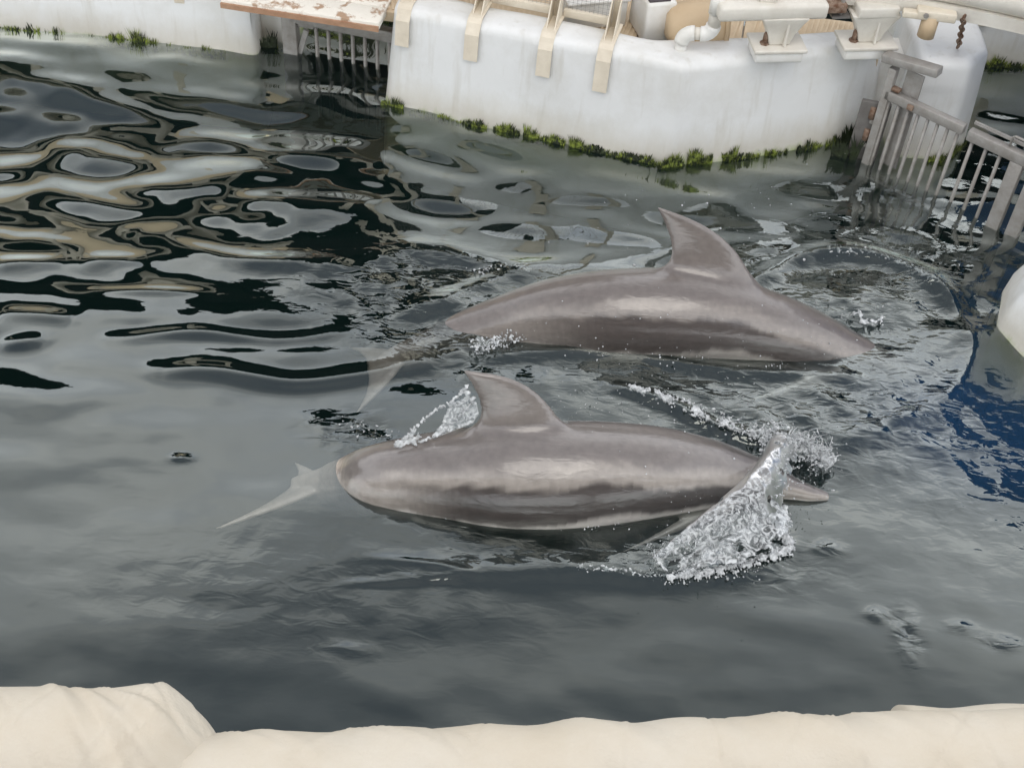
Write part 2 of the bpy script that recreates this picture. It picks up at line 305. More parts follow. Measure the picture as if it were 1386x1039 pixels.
tag(MB().add([(-690, -690, -6), (690, -690, -6), (690, 690, -6), (-690, 690, -6)], [(0, 1, 2, 3)]).build('seabed', M['seabed']), 'dark seabed far under the pool', 'seabed', kind='structure')

# wooded hillside round the bay, seen only mirrored in the water
def make_hill():
    n, k = 220, 26; vs = []; fs = []; r = np.random.RandomState(2)
    bump_ = r.rand(n, k)
    for i in range(n):
        a = math.radians(-100+200*i/(n-1))
        top = 46+8*math.sin(a*3+1)+4*math.sin(a*7)
        for j in range(k):
            t = j/(k-1); R = 62+50*t; z = -1+top*t**.8+2.6*bump_[i, j]*(.3+t); vs.append((R*math.sin(a), 6+R*math.cos(a), z))
    for i in range(n-1): fs += [(i*k+j, (i+1)*k+j, (i+1)*k+j+1, i*k+j+1) for j in range(k-1)]
    tag(MB().add(vs, fs).build('hillside', M['hill'], smooth=True), 'dark wooded hillside around the bay', 'hill', kind='structure')
make_hill()

# ------------------------------------------------------------------ pontoons
def rounded(poly, r, n=6):
    P = [np.array(p[:2], float) for p in poly]; o = []
    for i, p in enumerate(P):
        a = P[i-1]-p; b = P[(i+1) % len(P)]-p; la, lb = np.linalg.norm(a), np.linalg.norm(b); a /= la; b /= lb
        th = math.acos(np.clip(a@b, -1, 1)); d = min(r/math.tan(th/2), .45*la, .45*lb)
        s, e = p+a*d, p+b*d
        for k in range(n+1):
            t = k/n; o.append((1-t)**2*s+2*t*(1-t)*p+t*t*e)
    return np.array(o)
def densify(P, step):
    o = []
    for i in range(len(P)):
        a, b = P[i], P[(i+1) % len(P)]; n = max(1, int(np.linalg.norm(b-a)/step)); o += [a+(b-a)*k/n for k in range(n)]
    return np.array(o)
def pontoon_mesh(name, poly, top, bev=.06, draft=.05, corner=.12, depth=.5, step=.06):
    P = densify(rounded(poly, corner), step); n = len(P)
    T = np.roll(P, -1, 0)-np.roll(P, 1, 0); T /= np.linalg.norm(T, axis=1)[:, None]; N = np.stack([-T[:, 1], T[:, 0]], 1)   # inward for CCW
    lay = [(-depth, -.02), (-.05, -.005), (0, 0), (.12, draft*.2), (top*.55, draft*.55), (top-bev, draft)]
    lay += [(top-bev+bev*math.sin(a), draft+bev*(1-math.cos(a))) for a in [math.radians(q) for q in (18, 36, 54, 72, 90)]] + [(top+.002, draft+bev+.015)]
    vs = []; fs = []
    for z, o in lay:
        q = P+N*o
        for k, p in enumerate(q):
            w_ = .004*math.sin(9*p[0]+5*z+1)+.003*math.sin(17*p[1]-11*p[0])
            vs.append((p[0]+N[k, 0]*w_, p[1]+N[k, 1]*w_, z+.003*math.sin(6*p[0]+3*p[1])))
    for i in range(len(lay)-1): fs += [(i*n+k, i*n+(k+1) % n, (i+1)*n+(k+1) % n, (i+1)*n+k) for k in range(n)]
    from mathutils.geometry import delaunay_2d_cdt
    t0 = (len(lay)-1)*n; ring_ = [Vector(v[:2]) for v in vs[t0:t0+n]]; dv, _, df = delaunay_2d_cdt(ring_, [(k, (k+1) % n) for k in range(n)], [], 1, 1e-5)[:3]
    b0_ = len(vs); vs += [(v.x, v.y, top+.002+.003*math.sin(6*v.x+3*v.y)) for v in dv]; fs += [tuple(b0_+k for k in f) for f in df]
    fs += [tuple(range(n))[::-1]]
    return MB().add(vs, fs).mesh(name), P
def tuft_mesh(name, P, segs, seed, dark=False, hmax=.07):
    """blades of weed standing out of a wall line P along index fractions"""
    r = np.random.RandomState(seed); mb = MB()
    for (a, b, dens, hm) in segs:                # points a -> b on the waterline
        a, b = np.array(a[:2]), np.array(b[:2]); e = b-a; Ln = np.linalg.norm(e); e /= Ln; nrm = np.array([e[1], -e[0]])
        for _ in range(int(dens*Ln*1.7)):
            t = r.rand()*Ln
            if math.sin(t*31+seed)+math.sin(t*67+seed*3)+.8*math.sin(t*13) < -1.0+.7*r.rand(): continue
            clump = .35+.65*abs(math.sin(t*23+seed))*abs(math.sin(t*9+seed*2)); hh = hm*clump*r.uniform(.15, 1.15)**1.3
            w0 = r.uniform(.0012, .0042)*(2.2 if dark else 1); p = a+e*t+nrm*r.uniform(-.004, .014); lean = r.uniform(-.4, .4)*hh; outw = r.uniform(.0, .012)
            zb = -.03
            v = [(*(p-e*w0), zb), (*(p+e*w0), zb), (*(p+e*(w0*.9+lean*.5)+nrm*outw), hh*.55), (*(p-e*(w0*.9-lean*.5)+nrm*outw), hh*.55), (*(p+e*lean+nrm*outw*.6), hh)]
            mb.add(v, [(0, 1, 2, 3), (3, 2, 4)])
    return mb
def pontoon(poly, top, label, weeds=(), dark=(), **kw):
    me, P = pontoon_mesh('pontoon', poly, top, **kw)
    c = np.mean(P, 0); e = empty('pontoon', (c[0], c[1], 0), label, 'pontoon')
    link('hull', me, M['pontoon'], e)
    if weeds: tag(tuft_mesh('algae', P, weeds, len(label)).build('algae', M['algae'], e), kind='stuff')
    if dark: tag(tuft_mesh('dark_weed', P, dark, len(label)+3, True).build('dark_weed', M['algae_dark'], e), kind='stuff')
    return e
def px(*l): return [pz(x, y) for x, y in l]
A0, A1, A3 = px((517, 142), (903, 224), (1152, 192)); A2 = A1
def lerp(a, b, t): return np.array(a)+(np.array(b)-np.array(a))*t
main = pontoon([A0, A1, A3, (1.93, 6.48), (1.93, 6.74), (1.2, 6.52), (.62, 6.40), (-.83, 6.74)], .6,
    'long white fibreglass pontoon with cream straps over its edge and algae at the waterline',
    weeds=[(lerp(A0, A1, a), lerp(A0, A1, b), d, h) for a, b, d, h in ((.0, .08, 900, .10), (.1, .3, 260, .035), (.29, .38, 500, .06), (.4, .56, 800, .08), (.56, .8, 800, .07), (.8, 1, 500, .05))] +
          [(lerp(A2, A3, a), lerp(A2, A3, b), d, h) for a, b, d, h in ((-.05, .36, 1500, .10), (.36, .7, 200, .035), (.7, 1, 350, .06))],
    dark=[(lerp(A0, A1, a), lerp(A0, A1, b), d, h) for a, b, d, h in ((.01, .035, 500, .09), (.31, .36, 500, .07), (.45, .49, 400, .06), (.585, .64, 500, .06), (.7, .79, 600, .06), (.82, .94, 500, .06))] +
         [(lerp(A2, A3, a), lerp(A2, A3, b), d, h) for a, b, d, h in ((.38, .43, 700, .10), (.7, .77, 500, .10), (.9, 1.02, 900, .2))], corner=.15)
B0, B1 = pz(0, 41), pz(351, 79)
pontoon([(-4.6, 6.95), B0, B1, (-1.7, 7.5), (-4.6, 7.6)], .62, 'white pontoon with a ragged green algae line beside the flaking plank',
    weeds=[(lerp(B0, B1, a), lerp(B0, B1, b), d, h) for a, b, d, h in ((-.6, .25, 700, .07), (.3, .45, 600, .06), (.4, .66, 1300, .11), (.66, .9, 600, .05))],
    dark=[(lerp(B0, B1, a), lerp(B0, B1, b), d, h) for a, b, d, h in ((.0, .2, 130, .08), (.33, .38, 300, .06), (.42, .62, 500, .07))], corner=.06)
C0, C1 = pz(352, 66), pz(392, 66)
pontoon([(-1.72, 7.02), C1+[0, .0, 0], (-1.42, 7.4), (-1.75, 7.4)], .55, 'narrow white pontoon under the flaking plank, hung with black weed', dark=[(C0, lerp(C0, C1, .5), 900, .2)], weeds=[(C0, C1, 150, .04)], corner=.05)
E0, E1 = pz(405, 58), pz(520, 66)
pontoon([E0+[-.3, .35, 0], E1+[.5, .35, 0], E1+[.5, .9, 0], E0+[-.3, .9, 0]], .42, 'weedy white pontoon glimpsed behind the low barred water gate', dark=[(E0+[-.3, .34, 0], E1+[.5, .34, 0], 300, .3)], weeds=[(E0+[0, .34, 0], E1+[.3, .34, 0], 400, .16)])
G0, G1 = pz(1198, 236), pz(1292, 192)
pontoon([(2.0, 6.27), (2.32, 6.29), (2.47, 6.47), (2.47, 6.98), (2.0, 7.02)], .6, 'blocky white pontoon end standing behind the barred steel gate',
    weeds=[((2.2, 6.28), (2.32, 6.29), 700, .07), ((2.32, 6.29), (2.47, 6.47), 1200, .09)], dark=[((2.27, 6.285), (2.47, 6.47), 500, .05)], corner=.11, bev=.045, draft=.03)
D0, D1 = pz(1318, 94), pz(1400, 92)
pfar = pontoon([D0+[-.5, .02, 0], D1+[1.2, .05, 0], D1+[1.2, .7, 0], D0+[-.5, .7, 0]], .55, 'white pontoon beyond the chain, dark weed along its foot',
    weeds=[(D0+[-.5, .01, 0], D1+[1, .04, 0], 900, .09)], dark=[(D0+[-.5, .01, 0], D1+[1, .04, 0], 700, .06)])
pontoon([pz(1346, 446), pz(1386, 492)+[.02, 0, 0], pz(1386, 492)+[1.3, -.1, 0], pz(1346, 446)+[1.3, .4, 0], pz(1346, 446)+[.12, .34, 0]], .36,
    'smooth white float corner with a pale green slimy foot under the water', draft=.08, bev=.05, corner=.10)

# ------------------------------------------------------------------ bracket straps, posts and net on the long pontoon
ZT = .604
def on_face(x, y): return pv(x, y, A0+[0, .035, 0], A1+[0, .035, 0])
fdir = Vector((A1-A0)).normalized(); fin_ = Vector((-fdir.y, fdir.x, 0))   # along the front face, inward
straps = [((545, 3), 59), ((640, 18), 79), ((740, 42), 101), ((819, 62), 122)]
where = ['beside the flaking plank', 'second from the flaking plank', 'third from the flaking plank', 'beside the tan drum']
posts = []
for (sx, sy), yb in straps:
    top = Vector(on_face(sx, sy)); bot = Vector(on_face(sx-9, yb)); i = len(posts)
    t_ = (Vector((top.x, top.y, 0))-Vector((A0[0], A0[1], 0))).dot(fdir)
    base = Vector((A0[0], A0[1], 0))+fdir*t_
    e = empty('fence_bracket', (base.x, base.y, ZT), 'cream fence bracket strapped over the pontoon edge, '+where[i], 'bracket')
    wd = .078; h0 = max(.18, min(bot.z, .42))
    # strap profile following the pontoon edge: down the face, round the edge, along the top
    prof = [(.012, h0)] + [(.012+.028*(z-h0)/.25, z) for z in np.linspace(h0, .535, 5)[1:]] + [(.05+.06*(1-math.cos(a))-.006, .54+.066*math.sin(a)) for a in np.radians([20, 45, 70, 90])] + [(.30, .609)]
    vs = []; fs = []
    for o_, z in prof:
        for q in (-wd/2, wd/2): vs.append(base+fin_*(o_+.006)+fdir*q+Vector((0, 0, z)))
    n = len(prof)
    for k in range(n):
        o_, z = prof[k]
        a = Vector((-.006, .002)) if z < .54 else (Vector((-.004, .005)) if z < .6 else Vector((0, .007)))
        for q in (-wd/2, wd/2): vs.append(base+fin_*(o_+.006+a.x)+fdir*q+Vector((0, 0, z+a.y)))
    for k in range(n-1):
        a = 2*k; b = 2*n+2*k
        fs += [(a, a+1, a+3, a+2), (b, b+2, b+3, b+1), (a, a+2, b+2, b), (a+1, b+1, b+3, a+3)]
    fs += [(0, 2*n, 2*n+1, 1), (2*n-2, 2*n-1, 4*n-1, 4*n-2)]
    MB().add(vs, fs).build('strap', M['cream'], e)
    pb = base+fin_*.285+Vector((0, 0, .612)); posts.append(pb)
    po_ = MB().bar(pb-Vector((0, 0, .008)), pb+Vector((0, 0, .95)), .055, .035, up=fdir).build('post', M['cream'], e, .004)
    g0 = pb-fin_*.02
    for q in (-.026, .02):
        p0 = g0+fdir*q
        MB().prism([p0, p0-fin_*.15, p0-fin_*.135+Vector((0, 0, .012)), p0+Vector((0, 0, .21))], fdir*.006).build('gusset', M['cream'], po_)
def net_panel(a, b, label, cell=.022):
    a, b = Vector(a), Vector(b); d = (b-a).normalized(); a = a+d*.03; b = b-d*.03; Ln = (b-a).length; e = empty('net_panel', ((a+b)/2).to_tuple()[:2]+(a.z,), label, 'net fence')
    MB().bar(a+Vector((0, 0, .02)), b+Vector((0, 0, .02)), .03, .045).build('bottom_rail', M['cream'], e, .004)
    MB().bar(a+Vector((0, 0, .9)), b+Vector((0, 0, .9)), .03, .045).build('top_rail', M['cream'], e, .004)
    mb = MB(); n = int(Ln/cell)
    for k in range(n+1):
        p = a+d*(Ln*k/n); mb.tube([p+Vector((0, 0, .03)), p+Vector((0, 0, .89))], .0011, 3, False)
    for k in range(int(.86/cell)):
        z = .04+k*cell; mb.tube([a+Vector((0, 0, z)), b+Vector((0, 0, z))], .0011, 3, False)
    tag(mb.build('net', M['net'], e), kind='stuff')
for i, nm in enumerate(('grey wire net panel between the first and second bracket from the plank', 'grey wire net panel between the two middle brackets', 'grey wire net panel ending at the bracket beside the tan drum')):
    net_panel(posts[i], posts[i+1], nm)

# ------------------------------------------------------------------ walkway behind the pontoon
k0 = [pz(505, 14, .5), pz(860, 56, .5), pz(1000, 72, .5), pz(1190, 78, .5)]; k1 = [pz(480, -60, .5), pz(880, -12, .5), pz(1010, 12, .5), pz(1195, 35, .5)]
wk = empty('walkway', ((k0[1]+k1[1])/2)*[1, 1, 0]+[0, 0, .44], 'cream ribbed walkway panels behind the long white pontoon', 'walkway')
rib = MB()
for i in range(3):
    quad = [k0[i], k0[i+1], k1[i+1], k1[i]]
    if i: quad = [lerp(quad[0], quad[1], .012), quad[1], quad[2], lerp(quad[3], quad[2], .012)]
    MB().prism([Vector(q)-Vector((0, 0, .06)) for q in quad], (0, 0, .06)).build('deck_panel', M['deck'], wk, .004)
    n = int(np.linalg.norm(quad[1]-quad[0])/.028)
    for k in range(1, n):
        a = lerp(quad[0], quad[1], k/n); b = lerp(quad[3], quad[2], min(1, max(0, (k+1.5)/n))); rib.bar(lerp(a, b, .04)+[0, 0, .003], lerp(a, b, .96)+[0, 0, .003], .012, .008)
tag(rib.build('tread_ribs', M['deck'], wk), kind='stuff')
for q in (lerp(k0[3], k1[3], .5), lerp(k0[1], k1[1], .5), lerp(k0[2], k1[2], .5)): MB().box((q[0], q[1], -.05), .28, .28, 1.0).build('float_block', M['white'], wk)

# white box with dark lid
bx = [pz(882, 62, .5), pz(908, 66, .5), pz(914, 22, .5), pz(880, 8, .5)]
a, b = Vector(pz(868, 62, .5)), Vector(pz(912, 58, .5)); d = (b-a).normalized(); nn = Vector((-d.y, d.x, 0))
e = empty('locker', ((a+b)/2+nn*.12).to_tuple()[:2]+(.5,), 'white locker with a dark brown lid behind the net fence', 'locker')
MB().box((a+b)/2+nn*.13+Vector((0, 0, .12)), .17, .26, .24, d, nn).build('body', M['white'], e, .015)
MB().box((a+b)/2+nn*.13+Vector((-.01, 0, .243)), .12, .22, .012, d, nn).build('lid', M['dark'], e, .003)
a = Vector(pz(800, 46, .5)); e = empty('crate', (a.x, a.y+.14, .5), 'low white crate standing behind the net', 'crate')
MB().box((a.x, a.y+.14, .58), .34, .18, .16, d, nn).build('body', M['white'], e, .012)
MB().box((a.x, a.y+.14, .662), .36, .2, .016, d, nn).build('lid', M['white'], e, .005)
# tan drum lying behind the pipe elbow
c0 = Vector(pz(905, 62, .56)); c1 = Vector(pz(975, 60, .56))
e = empty('drum', (c0.x, c0.y+.1, .5), 'tan rounded drum lying behind the white pipe elbow', 'drum')
pr = [(0, .06), (.02, .09), (.07, .118), (.14, .13), (.28, .13), (.3, .124)]; ax = (c1-c0).normalized()
cc = Vector((c0.x, c0.y+.1, .625)); sh1_ = MB().tube([cc+ax*(t-.02) for t, _ in pr], [r for _, r in pr], 28).build('shell', M['tan'], e, smooth=True)
MB().tube([cc+ax*.272, cc+ax*.296], [.136, .136], 28).build('rim', M['tan'], sh1_, smooth=True)
# white plastic plumbing
def arc(c, u, v, r, a0, a1, n=7): return [Vector(c)+(Vector(u)*math.cos(t)+Vector(v)*math.sin(t))*r for t in np.linspace(a0, a1, n)]
p0 = Vector(pz(921, 66, .6)); p3 = Vector(pz(961, 62, .64))
e = empty('water_pipe', p0, 'white plastic pipe with two elbows rising from the long pontoon', 'pipe')
hd = (p3-p0); hd.z = 0; Lh = hd.length; hd.normalize(); up = Vector((0, 0, 1)); R_ = .033; zl = .70
MB().tube([p0-up*.03, p0+up*(zl-.6-.06)], R_, 16).build('riser', M['white'], e, smooth=True)
MB().tube(arc(p0+up*(zl-.66)+hd*.06, -hd, up, .06, 0, math.pi/2), R_*1.22, 16).build('elbow', M['white'], e, smooth=True)
MB().tube([p0+up*(zl-.6)+hd*.055, p0+up*(zl-.6)+hd*(Lh-.05)], R_, 16).build('cross_pipe', M['beam'], e, smooth=True)
MB().tube(arc(p0+hd*(Lh-.06)+up*(zl-.54), hd, -up, .06, math.pi/2, 0), R_*1.22, 16).build('elbow', M['white'], e, smooth=True)
q = p0+hd*Lh+up*(zl-.6)
MB().tube([q+up*.055, q+up*.16], R_, 16).build('upright', M['beam'], e, smooth=True)
MB().tube([q+up*.13, q+up*.24], R_*1.2, 16).build('coupling', M['white'], e, smooth=True); MB().tube([q+up*.23, q+up*.9], R_, 16).build('stack_pipe', M['white'], e, smooth=True)

# pedestals with foot plates carrying the hoisting beam
ZB = pv(1060, 14, pz(1046, 70, .6), pz(1168, 66, .6))[2]
def pedestal(pxy, label, k):
    c = Vector(pz(*pxy, .6)); d = Vector((1, .18, 0)).normalized(); nn = Vector((-d.y, d.x, 0))
    e = empty('pedestal', c, label, 'pedestal')
    MB().box(c+up*.028, .27*k, .17, .06, d, nn).build('plinth', M['white'], e, .012)
    MB().box(c+up*.068, .30*k, .19, .02, d, nn).build('foot_plate', M['beam'], e, .005)
    w0, w1 = .058*k, .135*k; z0, z1 = .078, ZB-.6
    vs = []
    for z, wv, dv in ((z0, w0, .04), (z0+.35*(z1-z0), w0+.22*(w1-w0), .045), (z0+.75*(z1-z0), w0+.65*(w1-w0), .055), (z1, w1, .065)):
        vs += [c+d*(s1*wv)+nn*(s2*dv)+up*z for s1, s2 in ((-1, -1), (1, -1), (1, 1), (-1, 1))]
    fs = [(4*i+k_, 4*i+(k_+1) % 4, 4*i+4+(k_+1) % 4, 4*i+4+k_) for i in range(3) for k_ in range(4)]+[(0, 3, 2, 1), (12, 13, 14, 15)]
    MB().add(vs, fs).build('column', M['beam'], e, .008)
    MB().prism([c+d*(w0*.3)-nn*.062+up*.08, c+d*(w0*.3)-nn*.05+up*.3, c+d*(w0*.3)-nn*.04+up*.08], d*.012).build('web', M['beam'], e)
    for s1, s2 in ((-1.35, -.2), (1.3, .5)):
        b0 = c+d*(s1*w0)+nn*(s2*.1)
        ab_ = MB().tube([b0+up*.07, b0+up*.135, b0+up*.145], [.014, .014, .008], 8).build('anchor_bolt', M['rust'], e, smooth=True)
        MB().tube([b0+up*.076, b0+up*.088], .026, 6).build('nut', M['rust'], ab_)
    return c
pa = pedestal((1048, 74), 'white tapered pedestal on a foot plate beside the pipe elbow', .95)
pb = pedestal((1168, 70), 'white tapered pedestal on a foot plate next to the steel gate post', 1.0)
e = empty('hoist_beam', pa+up*(ZB-.6), 'cream jib beam lying across the left pedestal with a rusty pivot', 'beam')
a = pv(945, 26, pa, pb); b = pv(1125, 5, pa, pb); z_ = ZB+.03
a = Vector((a[0], a[1], z_)); dd = (Vector((pb.x, pb.y, 0))-Vector((pa.x, pa.y, 0))).normalized(); a = Vector((pa.x, pa.y, z_))-dd*.36; b = Vector((pa.x, pa.y, z_))+dd*.22
MB().bar(a, b, .12, .085).build('jib', M['beam'], e, .018)
MB().box(b+dd*.05, .12, .07, .05, dd).build('pivot_block', M['rust'], e, .01)
MB().tube([b+dd*.09-up*.06, b+dd*.09+up*.1], .012, 8).build('pivot_pin', M['steel'], e, smooth=True)
MB().box(b+dd*.09-up*.05, .1, .06, .012, dd).build('pin_washer', M['steel_dark'], e)
MB().tube([Vector((pa.x, pa.y, ZB+.1))-dd*.1-Vector((0, .02, 0)), Vector((pa.x, pa.y, ZB+.1))-dd*.1+Vector((0, .1, 0))], .05, 16).build('sheave', M['beam'], e, .006)
# long curved boom
e = empty('boom', pb+up*(ZB-.6), 'long cream round boom arching off the right pedestal over the gate', 'boom')
bz = 1.0
pts = [pz(1128, -36, bz), pz(1180, -32, bz), pz(1260, -21, bz), pz(1340, -6, bz), pz(1420, 12, bz), pz(1520, 38, bz), pz(1700, 95, bz), pz(1900, 165, bz)]
MB().tube(catmull(pts, 30), .075, 20).build('boom_tube', M['beam'], e, smooth=True)
pl = catmull([np.array(p)-[0, .04, .1] for p in pts], 30)
vs = []; 
for p in pl: vs += [p+[0, -.03, .035], p+[0, -.03, -.035], p+[0, .05, -.035], p+[0, .05, .035]]
MB().add(vs, [(4*i+k_, 4*i+4+k_, 4*i+4+(k_+1) % 4, 4*i+(k_+1) % 4) for i in range(29) for k_ in range(4)]+[(0, 1, 2, 3), (119, 118, 117, 116)]).build('flange', M['beam'], e)
MB().box((pb.x, pb.y, ZB+.02), .22, .14, .06, dd).build('saddle', M['beam'], e, .01)
# clamp, chain
cl = Vector(pz(1265, 26, .86)); e = empty('clamp_bracket', cl-up*.06, 'tan bolted clamp bracket hanging under the boom', 'bracket')
MB().box(cl+up*.03, .2, .08, .05, (1, -.1, 0)).build('clamp_plate', M['cream'], e, .008); MB().tube([cl-up*.1+Vector((-.02, 0, 0)), cl+up*.02+Vector((-.02, 0, 0))], .045, 14).build('clamp_drum', M['tan'], e, smooth=True)
MB().box(cl+Vector((-.12, 0, .02)), .1, .05, .035, (1, -.1, 0)).build('clamp_arm', M['cream'], e, .006)
for s1 in (-.06, .06): MB().tube([cl+Vector((s1, -.045, .035)), cl+Vector((s1, -.03, .035))], .014, 6).build('bolt', M['steel'], e)
ch = empty('chain', Vector(pz(1299, 64, .6)), 'short rusty chain hanging from the boom', 'chain')
t0, t1 = Vector(pz(1305, 22, .92)), Vector(pz(1297, 64, .62)); nl = 9; lv = (t1-t0)/nl; le = lv.length
ring = MB(); d = lv.normalized(); s1 = d.orthogonal().normalized()
def linkmesh(side):
    pts = [d*(math.sin(t)*le*.66)+side*(math.cos(t)*le*.34) for t in np.linspace(0, 2*math.pi, 13)]
    return MB().tube(pts, le*.12, 6, False).mesh('link')
lm = [linkmesh(s1), linkmesh(d.cross(s1))]
for m_ in lm: m_.materials.append(M['rust'])
for k in range(nl):
    o = link('link', lm[k % 2], None, ch); o.location = t0+lv*(k+.5)
# cream straps on the far pontoon
for x_, lab in ((1328, 'cream strap hanging on the far pontoon beside the chain'), (1372, 'short cream strap on the far pontoon farther from the chain')):
    q = Vector(pv(x_, 30, D0+[0, .05, 0], D1+[0, .05, 0])); tag(MB().box((q.x, q.y, .42), .09, .016, .3, Vector(D1-D0).normalized()).build('edge_strap', M['cream'], None, .003), lab, 'strap')

# ------------------------------------------------------------------ steel gate on the right
g0, g1 = pz(1168, 216), pz(1338, 300); gd = Vector(g1-g0).normalized(); gn = Vector((-gd.y, gd.x, 0))
def gp(x, y): return Vector(pv(x, y, g0, g1))
e = empty('steel_gate', Vector(g0), 'grey steel barred gate panel with a T shaped post against the pontoon', 'gate')
P0 = gp(1211, 92); P1 = Vector((P0.x, P0.y, -.45))
MB().bar(P1, P0, .045, .045, up=gd).build('post', M['steel'], e, .004)
t0_, t1_ = gp(1197, 76), gp(1272, 98); MB().bar(t0_+up*.0, t1_, .07, .045).build('post_head', M['steel'], e, .005)
P2 = gp(1238, 98); MB().bar(Vector((P2.x, P2.y, P2.z-.02))+gn*.03, Vector((P2.x, P2.y, .02))+gn*.03, .012, .10, up=gd).build('back_plate', M['steel'], e)
r0, r1 = gp(1197, 133), gp(1308, 168); rz = .38
r0 = Vector((r0.x, r0.y, (r0.z+r1.z)/2)); r1 = Vector((r1.x, r1.y, r0.z)); rz = r0.z
tr_ = MB().bar(r0, r1, .045, .055).build('top_rail', M['steel'], e, .005)
MB().bar(Vector((r0.x, r0.y, -.1)), Vector((r1.x, r1.y, -.1)), .03, .03).build('lower_rail', M['steel'], e)
nb = 8
barm = MB().tube([(0, 0, -.45), (0, 0, rz-.02)], .0105, 8).mesh('bar'); barm.materials.append(M['steel']); barm.shade_smooth()
for k in range(nb):
    p = r0.lerp(r1, (k+.55)/nb); o = link('bar', barm, None, e); o.location = (p.x, p.y, 0)
MB().box(r0+up*.045+gd*.03, .09, .035, .02, gd).build('rust_patch', M['rust'], e, .004)
MB().box(r0.lerp(r1, .35)+up*.0-gn*.03, .035, .016, .03, gd).build('latch', M['rust'], tr_, .004)
hp = Vector((P0.x, P0.y, .26))-gd*.045
for z in (.30, .16): MB().tube([Vector((hp.x, hp.y, z-.035)), Vector((hp.x, hp.y, z+.035))], .02, 10).build('hinge', M['rust'], e, smooth=True)
e = empty('steel_gate', r1*1.0-up*r1.z, 'grey steel barred gate panel with a double post and lifting handle', 'gate')
s0 = r1+gd*.03-up*.01; s1_ = s0+gd*.64
tr2_ = MB().bar(s0, s1_, .05, .06).build('top_rail', M['steel'], e, .005); MB().bar(Vector((s0.x, s0.y, -.1)), Vector((s1_.x, s1_.y, -.1)), .03, .03).build('lower_rail', M['steel'], e)
MB().bar(s0+up*.055+gn*.03, s1_+up*.055+gn*.03, .015, .015).build('top_bar', M['steel'], e)
for k in range(8):
    p = s0.lerp(s1_, (k+.4)/8)
    if .40 < (k+.4)/8 < .68: continue
    o = link('bar', barm, None, e); o.location = (p.x, p.y, 0)
for off in (.29, .40):
    p = s0+gd*off; MB().bar(Vector((p.x, p.y, -.5)), Vector((p.x, p.y, rz-.04)), .07, .05, up=gn).build('post', M['steel'], e, .004)
hs = s0+gd*.22+up*.037; MB().tube([hs, hs+up*.05, hs+up*.06+gd*.012, hs+up*.06+gd*.19, hs+up*.05+gd*.2, hs+gd*.2], .007, 8).build('handle', M['steel'], tr2_, smooth=True)
# grey plate on the pontoon end
a, b = Vector(pz(1150, 212)), Vector(pz(1180, 218)); d = (b-a).normalized()
e = empty('mooring_plate', (a+b)/2-Vector((0, .0, .3)), 'dark grey bolted mooring plate between pontoon and gate post', 'plate')
nn = Vector((-d.y, d.x, 0)); c = (a+b)/2+nn*.02
MB().box(c+up*.02, .16, .03, .68, d).build('plate', M['steel_dark'], e, .004)
for z in (.1, .25): MB().tube([c+up*z-nn*.014, c+up*z-nn*.03], .014, 6).build('bolt', M['steel'], e)
tag(tuft_mesh('dark_weed', None, [(a-d*.1-nn*.01, a+d*.03-nn*.01, 700, .2)], 77, True).build('dark_weed', M['algae_dark'], e), kind='stuff')

# ------------------------------------------------------------------ flaking plank and the low gate on the left
a0, a1 = Vector(pz(334, 10, .5)), Vector(pz(516, 38, .5)); d = (a1-a0).normalized(); nn = Vector((-d.y, d.x, 0)); a0 -= d*.15; a1 -= d*.015
e = empty('plank_bridge', (a0+a1)/2-up*.02, 'flaking white and brown wooden plank bridging two pontoons', 'plank')
for k in range(2):
    o_ = nn*(.09+k*.172)
    MB().bar(a0+o_, a1+o_, .168, .045).build('plank', M['wood'], e, .006)
MB().bar(a0+nn*.0-up*.012, a1+nn*.0-up*.012, .012, .03).build('edge_batten', M['woodedge'], e)
MB().box(Vector(pz(349, 6, .5))+nn*.04+up*.03, .09, .05, .014, d).build('cleat', M['dark'], e, .003)
l0, l1 = pz(400, 74), pz(505, 96); ld = Vector(l1-l0).normalized(); ln = Vector((-ld.y, ld.x, 0))
e = empty('water_gate', Vector(l0), 'low grey barred water gate in the gap under the flaking plank', 'gate')
def lp(x, y): return Vector(pv(x, y, l0, l1))
tz = .26; q0 = Vector(l0)-ld*.02; q1 = Vector(l1)+ld*.25
MB().bar(q0+up*tz, q1+up*tz, .06, .07).build('top_rail', M['steel'], e, .004)
MB().bar(q0-up*.35, q0+up*.46, .09, .06, up=ln).build('post', M['steel'], e, .004)
MB().bar(q0+ld*.1+up*.2, q0+ld*.1+up*.46, .1, .03, up=ln).build('back_plate', M['steel'], e, .003)
MB().bar(q0-ld*.05-up*.3, q0+ld*.1+up*.18, .03, .02, up=ln).build('brace', M['steel'], e)
bm_ = MB().tube([(0, 0, -.4), (0, 0, tz-.03)], .0115, 8).mesh('bar'); bm_.materials.append(M['steel']); bm_.shade_smooth()
for k in range(7): o = link('bar', bm_, None, e); p = q0+ld*(.16+k*.075); o.location = (p.x, p.y, 0)
q = Vector(pv(243, 2, B0+[0, .03, 0], B1+[0, .03, 0])); tag(MB().box((q.x, q.y, q.z+.04), .06, .014, .1, Vector(B1-B0).normalized()).build('edge_strap', M['cream'], None, .002), 'small cream tab low on the pontoon beside the plank', 'strap')

